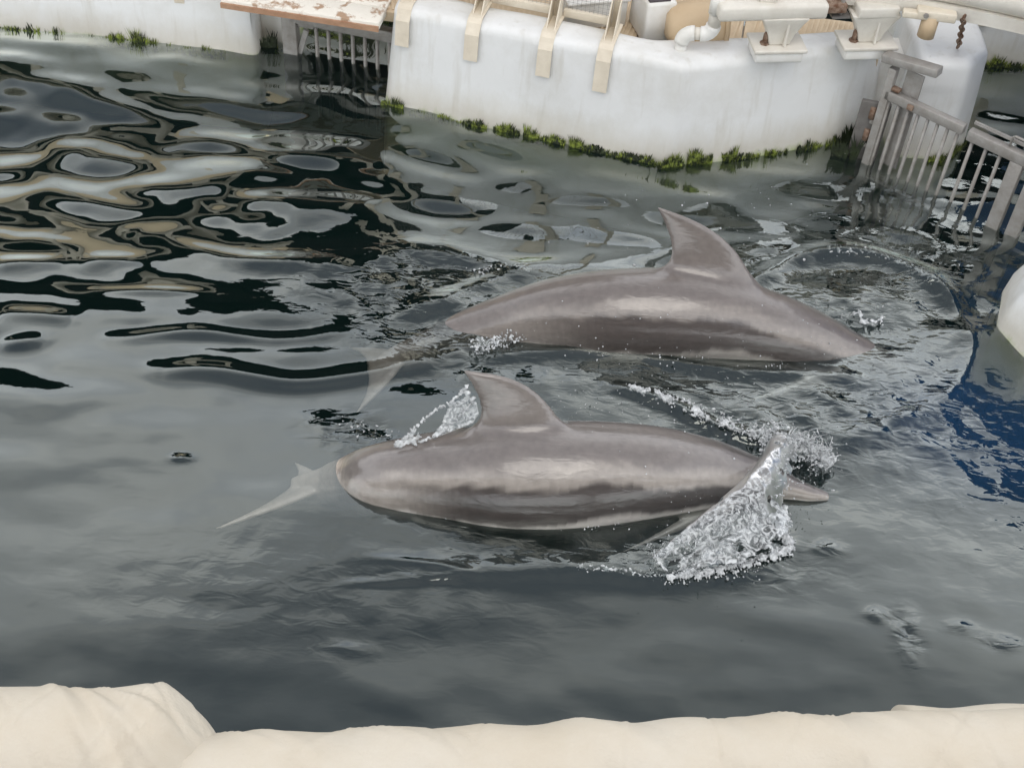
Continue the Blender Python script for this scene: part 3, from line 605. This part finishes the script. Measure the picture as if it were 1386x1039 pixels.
M['tarp'] = pmat('blue_tarpaulin', (.009, .09, .25), .6, (.007, .07, .2), 3, bump=.3, bscale=9)
sh = empty('mirrored_shelter', (3.8, 6.2, 0), 'unseen blue tarpaulin shelter on a raft, added for its reflection near the white float corner', 'shelter')  # added out of view so the water at the right mirrors its blue
MB().box((3.8, 6.2, .1), 1.6, 1.4, .7).build('raft', M['white'], sh, .03)
x0, x1, y0, y1, z0, z1, z2 = 2.98, 4.7, 5.5, 6.95, .45, 1.75, 2.15
vs = [(x0, y0, z0), (x1, y0, z0), (x1, y1, z0), (x0, y1, z0), (x0, y0, z1), (x1, y0, z1), (x1, y1, z1), (x0, y1, z1), ((x0+x1)/2, y0, z2), ((x0+x1)/2, y1, z2)]
MB().add(vs, [(0, 1, 5, 8, 4), (2, 3, 7, 9, 6), (1, 2, 6, 5), (3, 0, 4, 7), (4, 8, 9, 7), (8, 5, 6, 9), (0, 3, 2, 1)]).build('tarpaulin', M['tarp'], sh)

# cream padded railing above the left pontoon (mirrored in the water), with its posts
e = empty('padded_rail', (-2.6, 7.15, .62), 'cream padded railing standing on the left pontoon, mirrored in the ripples', 'railing')
for z, r in ((1.15, .07), (1.62, .09)): MB().tube([(-4.4, 7.2, z), (-1.85, 7.08, z)], r, 14).build('rail', M['cloth'], e, smooth=True)
for x_ in (-4.3, -3.1, -1.9): MB().bar((x_, 7.15, .6), (x_, 7.15, 1.75), .09, .09, up=(0, 1, 0)).build('post', M['cream'], e, .01)
# dark sheds added out of the picture to give black and tan reflections
M['shed'] = pmat('black_timber', (.006, .006, .007), .9, (.014, .013, .013), 2, spec=.1)
M['tan_board'] = pmat('tan_cladding', (.78, .63, .42), .7, (.7, .56, .38), 3)
def shed(x0, x1, y0, h, label, posts_):
    e = empty('mirrored_shed', ((x0+x1)/2, y0+1, -1), label, 'shed')
    MB().box(((x0+x1)/2, y0+1, h/2-.6), x1-x0, 2, h+1.2).build('wall', M['shed'], e)
    MB().box(((x0+x1)/2, y0+.9, h+.05), x1-x0+.5, 2.8, .1).build('roof', M['shed'], e)
    for p in posts_: MB().bar((p, y0-.06, -.6), (p, y0-.06, h-.1), .16, .1, up=(0, 1, 0)).build('post', M['cream'], e)
    if posts_: MB().bar((x0, y0-.1, 1.6), (-2.1, y0-.1, 1.6), .05, 1.1).build('cladding', M['tan_board'], e)
shed(-8.5, -.35, 8.9, 3.6, 'unseen black timber shed with cream posts, added to be mirrored in the ripples', (-7.6, -5.2, -2.9, -1.1))
shed(2.6, 8, 10.2, 3.0, 'unseen black timber shed added behind the steel gate to darken the ripples', ())

# ------------------------------------------------------------------ viewing platform and padded rail in the foreground
tag(MB().box((0, -2.6, 2.12), 14, 6.4, .16).build('viewing_platform', M['platform']), 'boarded viewing platform above the pool edge', 'platform', kind='structure')
for x_ in (-5, -1.6, 1.8, 5): tag(MB().bar((x_, .2, -6), (x_, .2, 2.05), .25, .25, up=(0, 1, 0)).build('pile', M['platform']), 'square pile carrying the front edge of the viewing platform', 'pile', 'platform piles')
hb = empty('blocker_building', (0, -5, 2.2), 'unseen dark building added behind the viewing platform to block sky light', 'building')  # added out of view to cut the sky light on the pontoon fronts
MB().box((0, -4.6, 4.4), 14, 1.8, 4.5).build('wall', M['building'], hb)
MB().box((0, -4.4, 6.7), 14.6, 2.6, .18).build('roof', M['building'], hb)
def cloth_tube(name, pts, r, parent, seed, n=220, m=72, folds=(), taper=None, mat='cloth'):
    P = catmull(pts, n); vs = []; T0 = Vector(P[-1]-P[0]).normalized(); N = Vector((0, 0, 1)); B = T0.cross(N).normalized(); N = B.cross(T0)
    Ln = np.linalg.norm(P[-1]-P[0]); rr = np.random.RandomState(seed); ph = rr.uniform(0, 6.3, 8); q = rr.uniform(20, 75, 8); qq = rr.randint(1, 4, 8)
    for i in range(n):
        t = i/(n-1); s = t*Ln
        for k in range(m):
            a = 2*math.pi*k/m; dr = 0
            for j in range(8): dr += .0007*math.sin(q[j]*s+qq[j]*a+ph[j])
            for (s0, wd, amp, sl) in folds:       # diagonal creases
                x_ = (s-s0-sl*(a-1.57)*r); dr += amp*math.exp(-(x_/wd)**2)
            R2 = r*(taper(t, a) if taper else 1)+dr
            vs.append(Vector(P[i])+(N*math.sin(a)+B*math.cos(a))*R2)
    fs = [(i*m+k, i*m+(k+1) % m, (i+1)*m+(k+1) % m, (i+1)*m+k) for i in range(n-1) for k in range(m)]+[tuple(range(m))[::-1], tuple(range((n-1)*m, n*m))]
    return MB().add(vs, fs).build(name, M[mat], parent, smooth=True)
zr = 3.15
def rail_post(e, x_, y_, z_): MB().bar((x_, y_, 2.2), (x_, y_, z_), .05, .05, up=(0, 1, 0)).build('post', M['steel'], e)
a, b = pz(170, 1098, zr), pz(1560, 1050, zr); b = lerp(a, b, 2.3)
e = empty('padded_rail', ((a+b)/2)*[1, 1, 0]+[0, 0, 2.2], 'long cream cloth padded handrail along the pool edge', 'railing')
rf = [(rr_*1.0, .006+.006*random.random(), random.choice((.001, .0015, .002)), random.uniform(-1.2, .3)) for rr_ in (.06, .16, .175, .27, .29, .33, .42, .47, .58, .71)]
rf += [(random.uniform(.02, 2.0), random.uniform(.0015, .004), random.uniform(.0006, .0016)*random.choice((-1, 1)), random.uniform(-1.5, 1.2)) for _ in range(56)]
cloth_tube('padding', [a, lerp(a, b, .35)+[0, .001, .002], lerp(a, b, .7)+[0, 0, .001], b], .066, e, 4, 900, 72, rf)
for t in (.2, .8): p = lerp(a, b, t); rail_post(e, p[0], p[1], zr-.02)
a, b = pz(-330, 1062, zr+.01), pz(300, 1050, zr+.01)
e = empty('padded_rail', ((a+b)/2)*[1, 1, 0]+[0, 0, 2.2], 'thicker cream padded handrail sleeve with a bunched folded end', 'railing')
lf_extra = [(random.uniform(.05, .42), random.uniform(.0015, .004), random.uniform(.0006, .0016)*random.choice((-1, 1)), random.uniform(-1.2, 1.2)) for _ in range(16)]
def endtaper(t, a):
    x_ = max(0, (t-.84)/.16); return (1-.72*x_**2.2)*(1+.045*math.exp(-((t-.86)/.05)**2))*(1+.05*x_*math.sin(9*a+5*t))
lf = [(.30+.021*k, .0065, (.0032, -.0028, .004, -.003, .0035, -.004)[k], -.55-.16*k+.1*(k % 2)) for k in range(6)]+[(.12, .02, .002, .5), (.2, .015, .0015, -.5)]+lf_extra
cloth_tube('padding', [a, lerp(a, b, .5), b], .082, e, 9, 300, 96, lf, endtaper)
for t in (.15, .7): p = lerp(a, b, t); rail_post(e, p[0], p[1], zr-.02)
p_ = Vector(pz(17, 985, zr+.07)); mb = MB().tube([p_-up*.012, p_+up*.0065], [.0045, .004], 8); mb.build('rust_spot', M['rust'], e)
a, b = pz(1225, 1045, zr-.02), pz(1900, 1020, zr-.02); b = lerp(a, b, 3.0)
e = empty('padded_rail', ((a+b)/2)*[1, 1, 0]+[0, 0, 2.2], 'second cream padded rail just showing behind the long handrail', 'railing')
cloth_tube('padding', [a, lerp(a, b, .5), b], .062, e, 14, 120, 60)
p = lerp(a, b, .5); rail_post(e, p[0], p[1], zr-.04)

# ------------------------------------------------------------------ dolphins
def smoothstep(a, b, t):
    t = np.clip((t-a)/(b-a), 0, 1); return t*t*(3-2*t)
def remesh(me, vox):
    o = bpy.data.objects.new('tmp', me); COL.objects.link(o); m = o.modifiers.new('r', 'REMESH'); m.mode = 'VOXEL'; m.voxel_size = vox
    dg = bpy.context.evaluated_depsgraph_get(); n = bpy.data.meshes.new_from_object(o.evaluated_get(dg)); bpy.data.objects.remove(o); return n
def blade(root_a, root_b, tip, thick, sweep, nu=16, nv=12, bow=None, foot=False):
    """a fin: leading root a, trailing root b, tip; rounded lens section; sweep bends the edges backwards"""
    ra, rb, tp = Vector(root_a), Vector(root_b), Vector(tip); ch = rb-ra; nrm = ch.cross(tp-(ra+rb)/2).normalized(); vs = []; fs = []
    lead = lambda t: ra.lerp(tp, t) + sweep[0]*math.sin(math.pi*t)**1.0
    trail = lambda t: rb.lerp(tp, t) + sweep[1]*math.sin(math.pi*t)**1.0
    ring = 2*nv
    for i in range(nu+1):
        t = i/nu; t = 1-(1-t)**1.5 if i < nu else 1.0; t = min(t, .985); a, b = lead(t), trail(t)
        if foot: a = a-ch.normalized()*(.06*math.exp(-t*6)); b = b+ch.normalized()*(.06*math.exp(-t*6))
        off = (bow*(t*t)) if bow else Vector()
        for k in range(ring):
            ang = 2*math.pi*k/ring; u = .5-.5*math.cos(ang); sn = math.sin(ang); th = thick*(1-t*.8)*sn*(1-.55*u)+.006*math.copysign(abs(sn)**.5, sn)+(.095*math.exp(-t*7)*sn*abs(sn) if foot else 0)
            vs.append(a.lerp(b, u)+nrm*th+off)
    for i in range(nu): fs += [(i*ring+k, i*ring+(k+1) % ring, (i+1)*ring+(k+1) % ring, (i+1)*ring+k) for k in range(ring)]
    fs += [tuple(range(ring))[::-1], tuple(range(nu*ring, (nu+1)*ring))]
    return vs, fs
def dolphin(spine, roll, fin, flukes, flipper, label, pal, tail=(.80, .9)):
    """spine: (px, py, z, half height) from beak to tail stock; the body is one continuous mesh"""
    S_ = [list(pz(a, b, z))+[r] for a, b, z, r in spine]; Cn = catmull(S_, 110); pts = [Vector(c[:3]) for c in Cn]; rad = np.maximum(Cn[:, 3], .012)
    n = len(pts); m = 40; T = [(pts[max(i-1, 0)]-pts[min(i+1, n-1)]).normalized() for i in range(n)]   # towards the head
    fr = []; vs = []; fs = []
    for i in range(n):
        side = T[i].cross(Vector((0, 0, 1))).normalized(); upv = side.cross(T[i])       # side points to starboard (towards the camera)
        ro = roll; dn = upv*math.cos(ro)-side*math.sin(ro); sd = side*math.cos(ro)+upv*math.sin(ro); fr.append((dn, sd))
        s = i/(n-1); ww = rad[i]*(1.0-.30*smoothstep(.62, 1, s)); hh = rad[i]*(1+.14*smoothstep(.7, .95, s))
        for k in range(m):
            a = 2*math.pi*k/m; ca, sa = math.cos(a), math.sin(a)
            if s > .66:                                        # keeled tail stock
                kk = smoothstep(.66, .95, s); sa = math.copysign(abs(sa)**(1+.5*kk), sa)
            vs.append(pts[i]+dn*(ca*hh)+sd*(sa*ww))
    for i in range(n-1): fs += [(i*m+k, i*m+(k+1) % m, (i+1)*m+(k+1) % m, (i+1)*m+k) for k in range(m)]
    fs += [tuple(range(m))[::-1], tuple(range((n-1)*m, n*m))]
    mb = MB().add(vs, fs)
    # dorsal fin: foot on the back, tip given by a pixel met with the fin plane
    x0_, x1_, tipx = fin; pxs = np.array([693+F*((np.array(p)-[0, 0, H])@RGT)/((np.array(p)-[0, 0, H])@DIR) for p in pts])
    i0, i1 = int(np.argmin(abs(pxs-x0_))), int(np.argmin(abs(pxs-x1_))); s0, s1 = i0/(n-1), i1/(n-1); ic = (i0+i1)//2; dn, sd = fr[ic]
    ra = pts[i0]+fr[i0][0]*(rad[i0]*.80); rb = pts[i1]+fr[i1][0]*(rad[i1]*.80)
    c0 = np.array([0, 0, H]); v = ray(*tipx); nv_ = np.array(sd); tip = Vector(c0+v*(((np.array(pts[ic])-c0)@nv_)/(v@nv_)))
    hv = (tip-(ra+rb)/2); back = (rb-ra).normalized()
    vs_, fs_ = blade(ra, rb, tip, .03, (-back*.05+dn*.075, -back*.105-dn*.035), foot=True); mb.add(vs_, fs_)
    # flukes
    for tipf in flukes:
        tp = Vector(pz(*tipf)); r0_, r1_ = pts[int(.86*(n-1))], pts[-1]; back = (r1_-r0_).normalized()
        vs_, fs_ = blade(r0_, r1_+back*.015, tp, .018, (-back*.025, -back*.03)); mb.add(vs_, fs_)
    for (sf, tipf) in flipper:
        i = int(sf*(n-1)); dn, sd = fr[i]; sg = 1
        r0_ = pts[i]-dn*rad[i]*.45+sd*rad[i]*.72*sg; r1_ = pts[i+7]-dn*rad[i]*.5+sd*rad[i]*.72*sg; tp = Vector(pz(*tipf)); back = (r1_-r0_).normalized()
        vs_, fs_ = blade(r0_, r1_, tp, .02, (-back*.03, -back*.02)); mb.add(vs_, fs_)
    me = remesh(mb.mesh('body'), .007)
    bm = bmesh.new(); bm.from_mesh(me)
    for _ in range(7): bmesh.ops.smooth_vert(bm, verts=bm.verts, factor=.5, use_axis_x=True, use_axis_y=True, use_axis_z=True)
    fc = (ra+rb)/2+fr[ic][0]*rad[ic]*.2; fr_ = (rb-ra).length*.62
    for lim, q_ in ((1.75, 3), (1.6, 6), (1.48, 12), (1.38, 22), (1.28, 36)):
        near_ = [v for v in bm.verts if (v.co-fc).length < fr_*(.75+.25*lim) and rad[ic]*(1.75-lim)*.6 < (v.co-pts[ic]).dot(fr[ic][0]) < rad[ic]*lim]
        for _ in range(q_): bmesh.ops.smooth_vert(bm, verts=near_, factor=.5, use_axis_x=True, use_axis_y=True, use_axis_z=True)
    bm.to_mesh(me); bm.free()
    # skin pattern by place on the body, with sky and dark reflections painted in
    nv = len(me.vertices); co = np.zeros(nv*3); me.vertices.foreach_get('co', co); co = co.reshape(-1, 3)
    PP = np.array([tuple(p) for p in pts]); idx = np.empty(nv, int)
    for a in range(0, nv, 8000): idx[a:a+8000] = np.argmin(((co[a:a+8000, None]-PP[None])**2).sum(2), 1)
    DN = np.array([tuple(f[0]) for f in fr])[idx]; SD = np.array([tuple(f[1]) for f in fr])[idx]; rel = co-PP[idx]
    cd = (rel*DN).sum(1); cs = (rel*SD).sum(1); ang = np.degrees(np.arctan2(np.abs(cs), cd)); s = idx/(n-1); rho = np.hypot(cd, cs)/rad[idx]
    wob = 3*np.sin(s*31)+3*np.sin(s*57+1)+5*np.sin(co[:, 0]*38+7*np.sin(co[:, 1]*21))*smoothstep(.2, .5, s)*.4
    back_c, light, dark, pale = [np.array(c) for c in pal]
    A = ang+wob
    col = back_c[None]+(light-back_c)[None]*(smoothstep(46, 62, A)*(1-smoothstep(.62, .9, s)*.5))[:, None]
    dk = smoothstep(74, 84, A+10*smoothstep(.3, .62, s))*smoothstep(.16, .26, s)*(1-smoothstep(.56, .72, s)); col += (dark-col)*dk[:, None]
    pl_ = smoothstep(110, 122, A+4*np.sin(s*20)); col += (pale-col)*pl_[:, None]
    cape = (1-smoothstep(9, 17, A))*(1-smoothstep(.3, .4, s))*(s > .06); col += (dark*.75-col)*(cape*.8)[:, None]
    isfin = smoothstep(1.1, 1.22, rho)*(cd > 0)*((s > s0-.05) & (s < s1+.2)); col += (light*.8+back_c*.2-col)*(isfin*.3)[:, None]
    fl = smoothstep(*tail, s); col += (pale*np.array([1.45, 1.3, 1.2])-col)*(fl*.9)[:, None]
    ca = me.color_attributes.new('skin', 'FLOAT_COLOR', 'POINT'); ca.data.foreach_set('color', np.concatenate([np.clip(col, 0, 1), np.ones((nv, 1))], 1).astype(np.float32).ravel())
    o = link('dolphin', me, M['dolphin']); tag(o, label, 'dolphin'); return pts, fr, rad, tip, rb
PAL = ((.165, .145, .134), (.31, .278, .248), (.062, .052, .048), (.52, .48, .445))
NEAR = [(1122, 672, .0, .018), (1098, 668, .005, .036), (1074, 662, .01, .05), (1052, 655, .012, .076), (1020, 648, .02, .100), (960, 642, .04, .155), (880, 640, .058, .205), (780, 644, .062, .236), (690, 646, .058, .233), (610, 646, .03, .205), (550, 648, .008, .178), (508, 651, -.022, .156), (474, 655, -.10, .118), (446, 657, -.165, .09), (420, 657, -.18, .062), (396, 660, -.2, .042)]
FAR = [(1268, 508, -.13, .018), (1242, 503, -.12, .034), (1215, 497, -.11, .05), (1185, 490, -.10, .085), (1145, 480, -.085, .122), (1085, 460, -.02, .165), (1010, 440, .04, .20), (920, 428, .065, .228), (830, 427, .055, .222), (750, 430, .015, .19), (680, 443, -.045, .152), (610, 462, -.105, .115), (555, 480, -.13, .075), (520, 492, -.16, .05), (500, 498, -.18, .034)]
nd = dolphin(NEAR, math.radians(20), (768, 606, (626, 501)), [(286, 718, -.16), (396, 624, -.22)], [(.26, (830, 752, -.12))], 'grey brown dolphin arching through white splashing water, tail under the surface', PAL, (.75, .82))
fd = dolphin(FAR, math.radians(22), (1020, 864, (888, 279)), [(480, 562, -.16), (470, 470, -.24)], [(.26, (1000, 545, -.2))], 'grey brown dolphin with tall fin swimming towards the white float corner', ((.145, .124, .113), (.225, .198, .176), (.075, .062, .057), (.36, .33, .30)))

# ------------------------------------------------------------------ white water
ico = bmesh.new(); bmesh.ops.create_icosphere(ico, subdivisions=1, radius=1); IV = np.array([v.co for v in ico.verts]); IF = [tuple(v.index for v in f.verts) for f in ico.faces]; ico.free()
def blobs(L_):
    mb = MB()
    for p, r in L_: mb.add(IV*r*RS.uniform(.75, 1.25, 3)+np.array(p), IF)
    return mb
def stuff(name, me, label, cat, mat='splash'):
    return tag(link(name, me, M[mat]), label, cat, kind='stuff')
def band(path, n, wd, zf, r0, r1):
    """blobs scattered along a pixel path on the water: half width in metres, height function zf(t, u)"""
    P = catmull([pz(*p) for p in path], 80); o = []
    for _ in range(n):
        t = RS.rand(); i = t*79; p = P[int(i)]; q = P[min(int(i)+1, 79)]; d = q-p; d /= (np.linalg.norm(d)+1e-9); nr = np.array([-d[1], d[0], 0]); u = np.clip(RS.normal(0, .5), -1.2, 1.2)
        wv = wd(t) if callable(wd) else wd; rr = RS.uniform(r0, r1)*(.5+.8*RS.rand()**2)
        o.append((p+nr*u*wv+np.array([0, 0, zf(t, u)*RS.uniform(.6, 1.15)]), rr))
    return o
def strings(mb, path, n, wd, zf, r0, r1, ln=.07, out=1.0):
    """short curling threads and beads of water along a pixel path"""
    P = catmull([pz(*p) for p in path], 80)
    for _ in range(n):
        t = RS.rand(); i = int(t*78); p = P[i]; d = P[i+1]-P[i]; d /= np.linalg.norm(d)+1e-9; nr = np.array([-d[1], d[0], 0]); u = np.clip(RS.normal(0, .5), -1.1, 1.1)
        wv = wd(t) if callable(wd) else wd; q = p+nr*u*wv+np.array([0, 0, zf(t, u)]); a = RS.uniform(0, 6.28); k = RS.uniform(.3, 1)*ln
        dv = nr*math.cos(a)*out+d*math.sin(a)*.8+np.array([0, 0, RS.uniform(-.2, .9)]); dv /= np.linalg.norm(dv); cv = RS.normal(0, .35, 3); rr = RS.uniform(r0, r1)
        pts = [q+dv*k*s_+cv*k*s_*s_ for s_ in (0, .3, .6, .85, 1)]
        mb.tube(pts, [rr*x_ for x_ in (.9, 1, .6, .75, .3)], 5)
        for _ in range(2): mb.add(IV*rr*RS.uniform(.5, 1.1)+pts[-1]+RS.normal(0, .012, 3), IF)
def sheet(mb, left, right, zf, nu=90, nv=46, seed=0, hole=.3):
    """torn sheet of water between two pixel curves"""
    r = np.random.RandomState(seed); Lp = catmull([pz(*p) for p in left], nu); Rp = catmull([pz(*p) for p in right], nu); base = len(mb.v); V = []; keep = {}
    U_, V_ = np.meshgrid(np.linspace(0, 1, nv), np.linspace(0, 1, nu)); X_ = Lp[:, None]*(1-U_[..., None])+Rp[:, None]*U_[..., None]
    nz = spectrum(X_[..., 0], X_[..., 1], 40, .03, .12, 3, seed+40, .7)*.16+spectrum(X_[..., 0]*1.3+X_[..., 1], X_[..., 1]-X_[..., 0], 40, .015, .05, 3, seed+41, .7)*.10
    hz_ = spectrum(X_[..., 0], X_[..., 1], 40, .02, .1, 3, seed+42, .9); hz_ /= hz_.std()
    X_[..., 2] = zf(V_, U_)+nz*np.sin(np.pi*np.clip(U_, .03, .97))
    edge = np.minimum(np.minimum(U_, 1-U_)*nv, np.minimum(V_, 1-V_)*nu)
    X_[..., 2] *= smoothstep(0, .2, U_); ok = hz_+edge*.16 > hole+.2
    fs = []
    for i in range(nu-1):
        for j in range(nv-1):
            if ok[i, j] and ok[i+1, j] and ok[i, j+1] and ok[i+1, j+1]: fs.append((i*nv+j, i*nv+j+1, (i+1)*nv+j+1, (i+1)*nv+j))
    top = X_.reshape(-1, 3); mb.add(top, fs)
sp = MB(); sh_ = MB()
sheet(sh_, [(1028, 606), (1016, 640), (985, 676), (945, 706), (905, 735), (862, 768)], [(1085, 618), (1068, 650), (1056, 690), (1040, 722), (990, 748), (915, 778)], lambda v, u: (.03+.16*np.sin(np.pi*np.clip(v*.75+.2, 0, 1)))*(.25+.75*np.sin(np.pi*np.clip(u*.8+.15, 0, 1))), seed=3, hole=-.2)
sheet(sh_, [(1040, 640), (1030, 680), (1010, 715), (950, 750), (890, 772)], [(1072, 640), (1062, 690), (1072, 738), (1010, 770), (900, 786)], lambda v, u: .05+.07*np.sin(np.pi*v)*(1-u), seed=8, hole=.5)
fine = lambda t, u: (.04+.15*math.sin(math.pi*min(1, t*.75+.2)))*(1-.5*abs(u))
strings(sp, [(1062, 612), (1052, 640), (1035, 672), (1010, 706), (970, 738), (920, 762), (880, 772)], 150, .09, fine, .0015, .004, .025)
strings(sp, [(1040, 612), (1075, 616), (1105, 626), (1122, 645)], 110, .045, lambda t, u: .10-.05*t+.04*RS.rand(), .0015, .0035, .05, 1.3)
bl = band([(1060, 690), (1054, 720), (1068, 742), (1020, 764), (960, 778), (900, 786)], 1500, .028, lambda t, u: .03*(1-abs(u)*.5), .0025, .0085)
bl += band([(1025, 608), (1062, 614), (1095, 622), (1122, 640)], 1100, lambda t: .075-.03*t, lambda t, u: .12-.06*t, .0025, .009)
bl += band([(1062, 612), (1052, 640), (1035, 672), (1010, 706), (970, 738), (920, 762), (870, 772)], 420, .10, lambda t, u: fine(t, u)+.012, .002, .006)
bl += band([(780, 768), (840, 773), (905, 782)], 380, .02, lambda t, u: .01, .002, .005)
me = remesh(blobs(bl).mesh('s'), .003); vv = np.zeros(len(me.vertices)*3); me.vertices.foreach_get('co', vv); sp.add(vv.reshape(-1, 3), [tuple(p.vertices) for p in me.polygons])
ss = stuff('splash_sheet', sh_.mesh('sheet'), 'torn clear sheet of water curling below the near dolphin head', 'splash', 'splash_sheet')
sp_done = stuff('splash', sp.mesh('splash'), 'white splash breaking over the near dolphin head and fanning out below', 'splash')
bl = [b_ for b_ in band([(835, 522), (880, 535), (930, 556), (985, 580), (1040, 602)], 2200, lambda t: .014+.04*t, lambda t, u: .012+.04*t, .002, .0075) if math.sin(b_[0][0]*47)+math.sin(b_[0][0]*23+b_[0][1]*60)+RS.normal(0, .5) > -.5]
stuff('splash', remesh(blobs(bl).mesh('s'), .003), 'line of white foam along the far side of the splashing dolphin', 'splash')
bl = band([(640, 478), (690, 462), (720, 445)], 520, .05, lambda t, u: .02+.03*RS.rand(), .002, .008)+band([(720, 442), (770, 447), (805, 445), (840, 446)], 900, .04, lambda t, u: .03+.08*math.exp(-((t-.65)/.15)**2), .002, .008)+[b_ for b_ in band([(830, 462), (900, 478), (1000, 494), (1100, 500)], 700, .03, lambda t, u: .02, .0012, .005) if math.sin(b_[0][0]*17)+math.sin(b_[0][0]*41+2)+RS.normal(0, .5) > .3]+band([(640, 372), (690, 362), (720, 368)], 110, .03, lambda t, u: .015, .004, .008)
stuff('splash', remesh(blobs(bl).mesh('s'), .003), 'small white splash beside the tail of the tall finned dolphin', 'splash')
bl = band([(1150, 428), (1165, 438), (1195, 438)], 110, .022, lambda t, u: .02+.06*math.exp(-((t-.3)/.15)**2), .004, .009)+band([(1120, 342), (1180, 345), (1235, 365), (1270, 385)], 330, .04, lambda t, u: .02, .003, .008)
stuff('splash', remesh(blobs(bl).mesh('s'), .0045), 'foam flecks on the bow wave ahead of the tall finned dolphin', 'splash')
bl = [b_ for b_ in band([(520, 672), (580, 690), (650, 706), (740, 713), (820, 712), (880, 692)], 900, .022, lambda t, u: .008, .0012, .0055) if math.sin(b_[0][0]*21)+math.sin(b_[0][0]*53+1)+RS.normal(0, .4) > .2]+band([(460, 570), (500, 585), (545, 598)], 160, .05, lambda t, u: .008, .0015, .005)
stuff('splash', remesh(blobs(bl).mesh('s'), .003), 'thin broken foam along the waterline of the splashing dolphin', 'splash')
# droplets in the air and on the skin
dl = []
for (cx, cy, sx, sy, n, z0, z1) in ((900, 470, 190, 110, 260, .03, .3), (1000, 300, 160, 80, 130, .05, .4), (820, 560, 120, 40, 110, .05, .3), (1095, 620, 40, 40, 150, .05, .25), (960, 690, 90, 60, 60, .1, .3), (1150, 430, 60, 40, 60, .03, .2), (1000, 775, 60, 12, 40, .01, .06)):
    for _ in range(n):
        dl.append((pz(RS.normal(cx, sx*.6), RS.normal(cy, sy*.6), RS.uniform(z0, z1)), (.0012+.0032*RS.rand()**2)*(1+.9*(RS.rand() > .92))))
mb = MB()
for p, r in dl: mb.add(IV*r+np.array(p), IF)
stuff('droplets', mb.mesh('droplets'), 'scattered white water droplets flung up around both dolphins', 'droplets')
# film of water trailing from the near fin: rims and a clear web with two holes
def film():
    dn, sd = nd[1][55]; c = np.array(nd[0][58]); c0 = np.array([0, 0, H]); nv_ = np.array(sd)
    def on(x, y): v = ray(x, y); return Vector(c0+v*(((c-c0)@nv_)/(v@nv_)))
    def path(l): return [on(*p) for p in catmull([(x, y) for x, y in l], 24)]
    rims = [[(632, 523), (612, 543), (585, 558), (560, 580), (538, 602)], [(641, 540), (628, 556), (608, 575), (590, 590), (562, 600)], [(612, 543), (606, 560), (598, 578), (588, 590)], [(630, 530), (634, 535), (622, 548), (614, 546)], [(560, 582), (556, 592), (560, 600)]]
    bl = []
    for l in rims:
        for p in path(l):
            for _ in range(7): bl.append((np.array(p)+RS.normal(0, .0035, 3), RS.uniform(.003, .0065)))
    for _ in range(90): bl.append((np.array(on(RS.uniform(536, 566), 0) if False else on(*(np.array([536, 604])+np.array([30, -14])*RS.rand()+RS.normal(0, 2.5, 2)))), RS.uniform(.003, .007)))
    stuff('water_film', remesh(blobs(bl).mesh('s'), .003), 'thin web of water stretched behind the fin of the splashing dolphin', 'water film')
    poly = [on(*p) for p in [(613, 545), (634, 536), (645, 545), (648, 560), (640, 572), (615, 582), (594, 590), (600, 576), (606, 560)]]
    n_ = Vector(sd)*.002
    o = MB().prism([p-n_ for p in poly], n_*2).build('film_sheet', M['splash_sheet']); tag(o, 'pale clear water sheet clinging to the back edge of the near fin', 'water film', kind='stuff')
film()
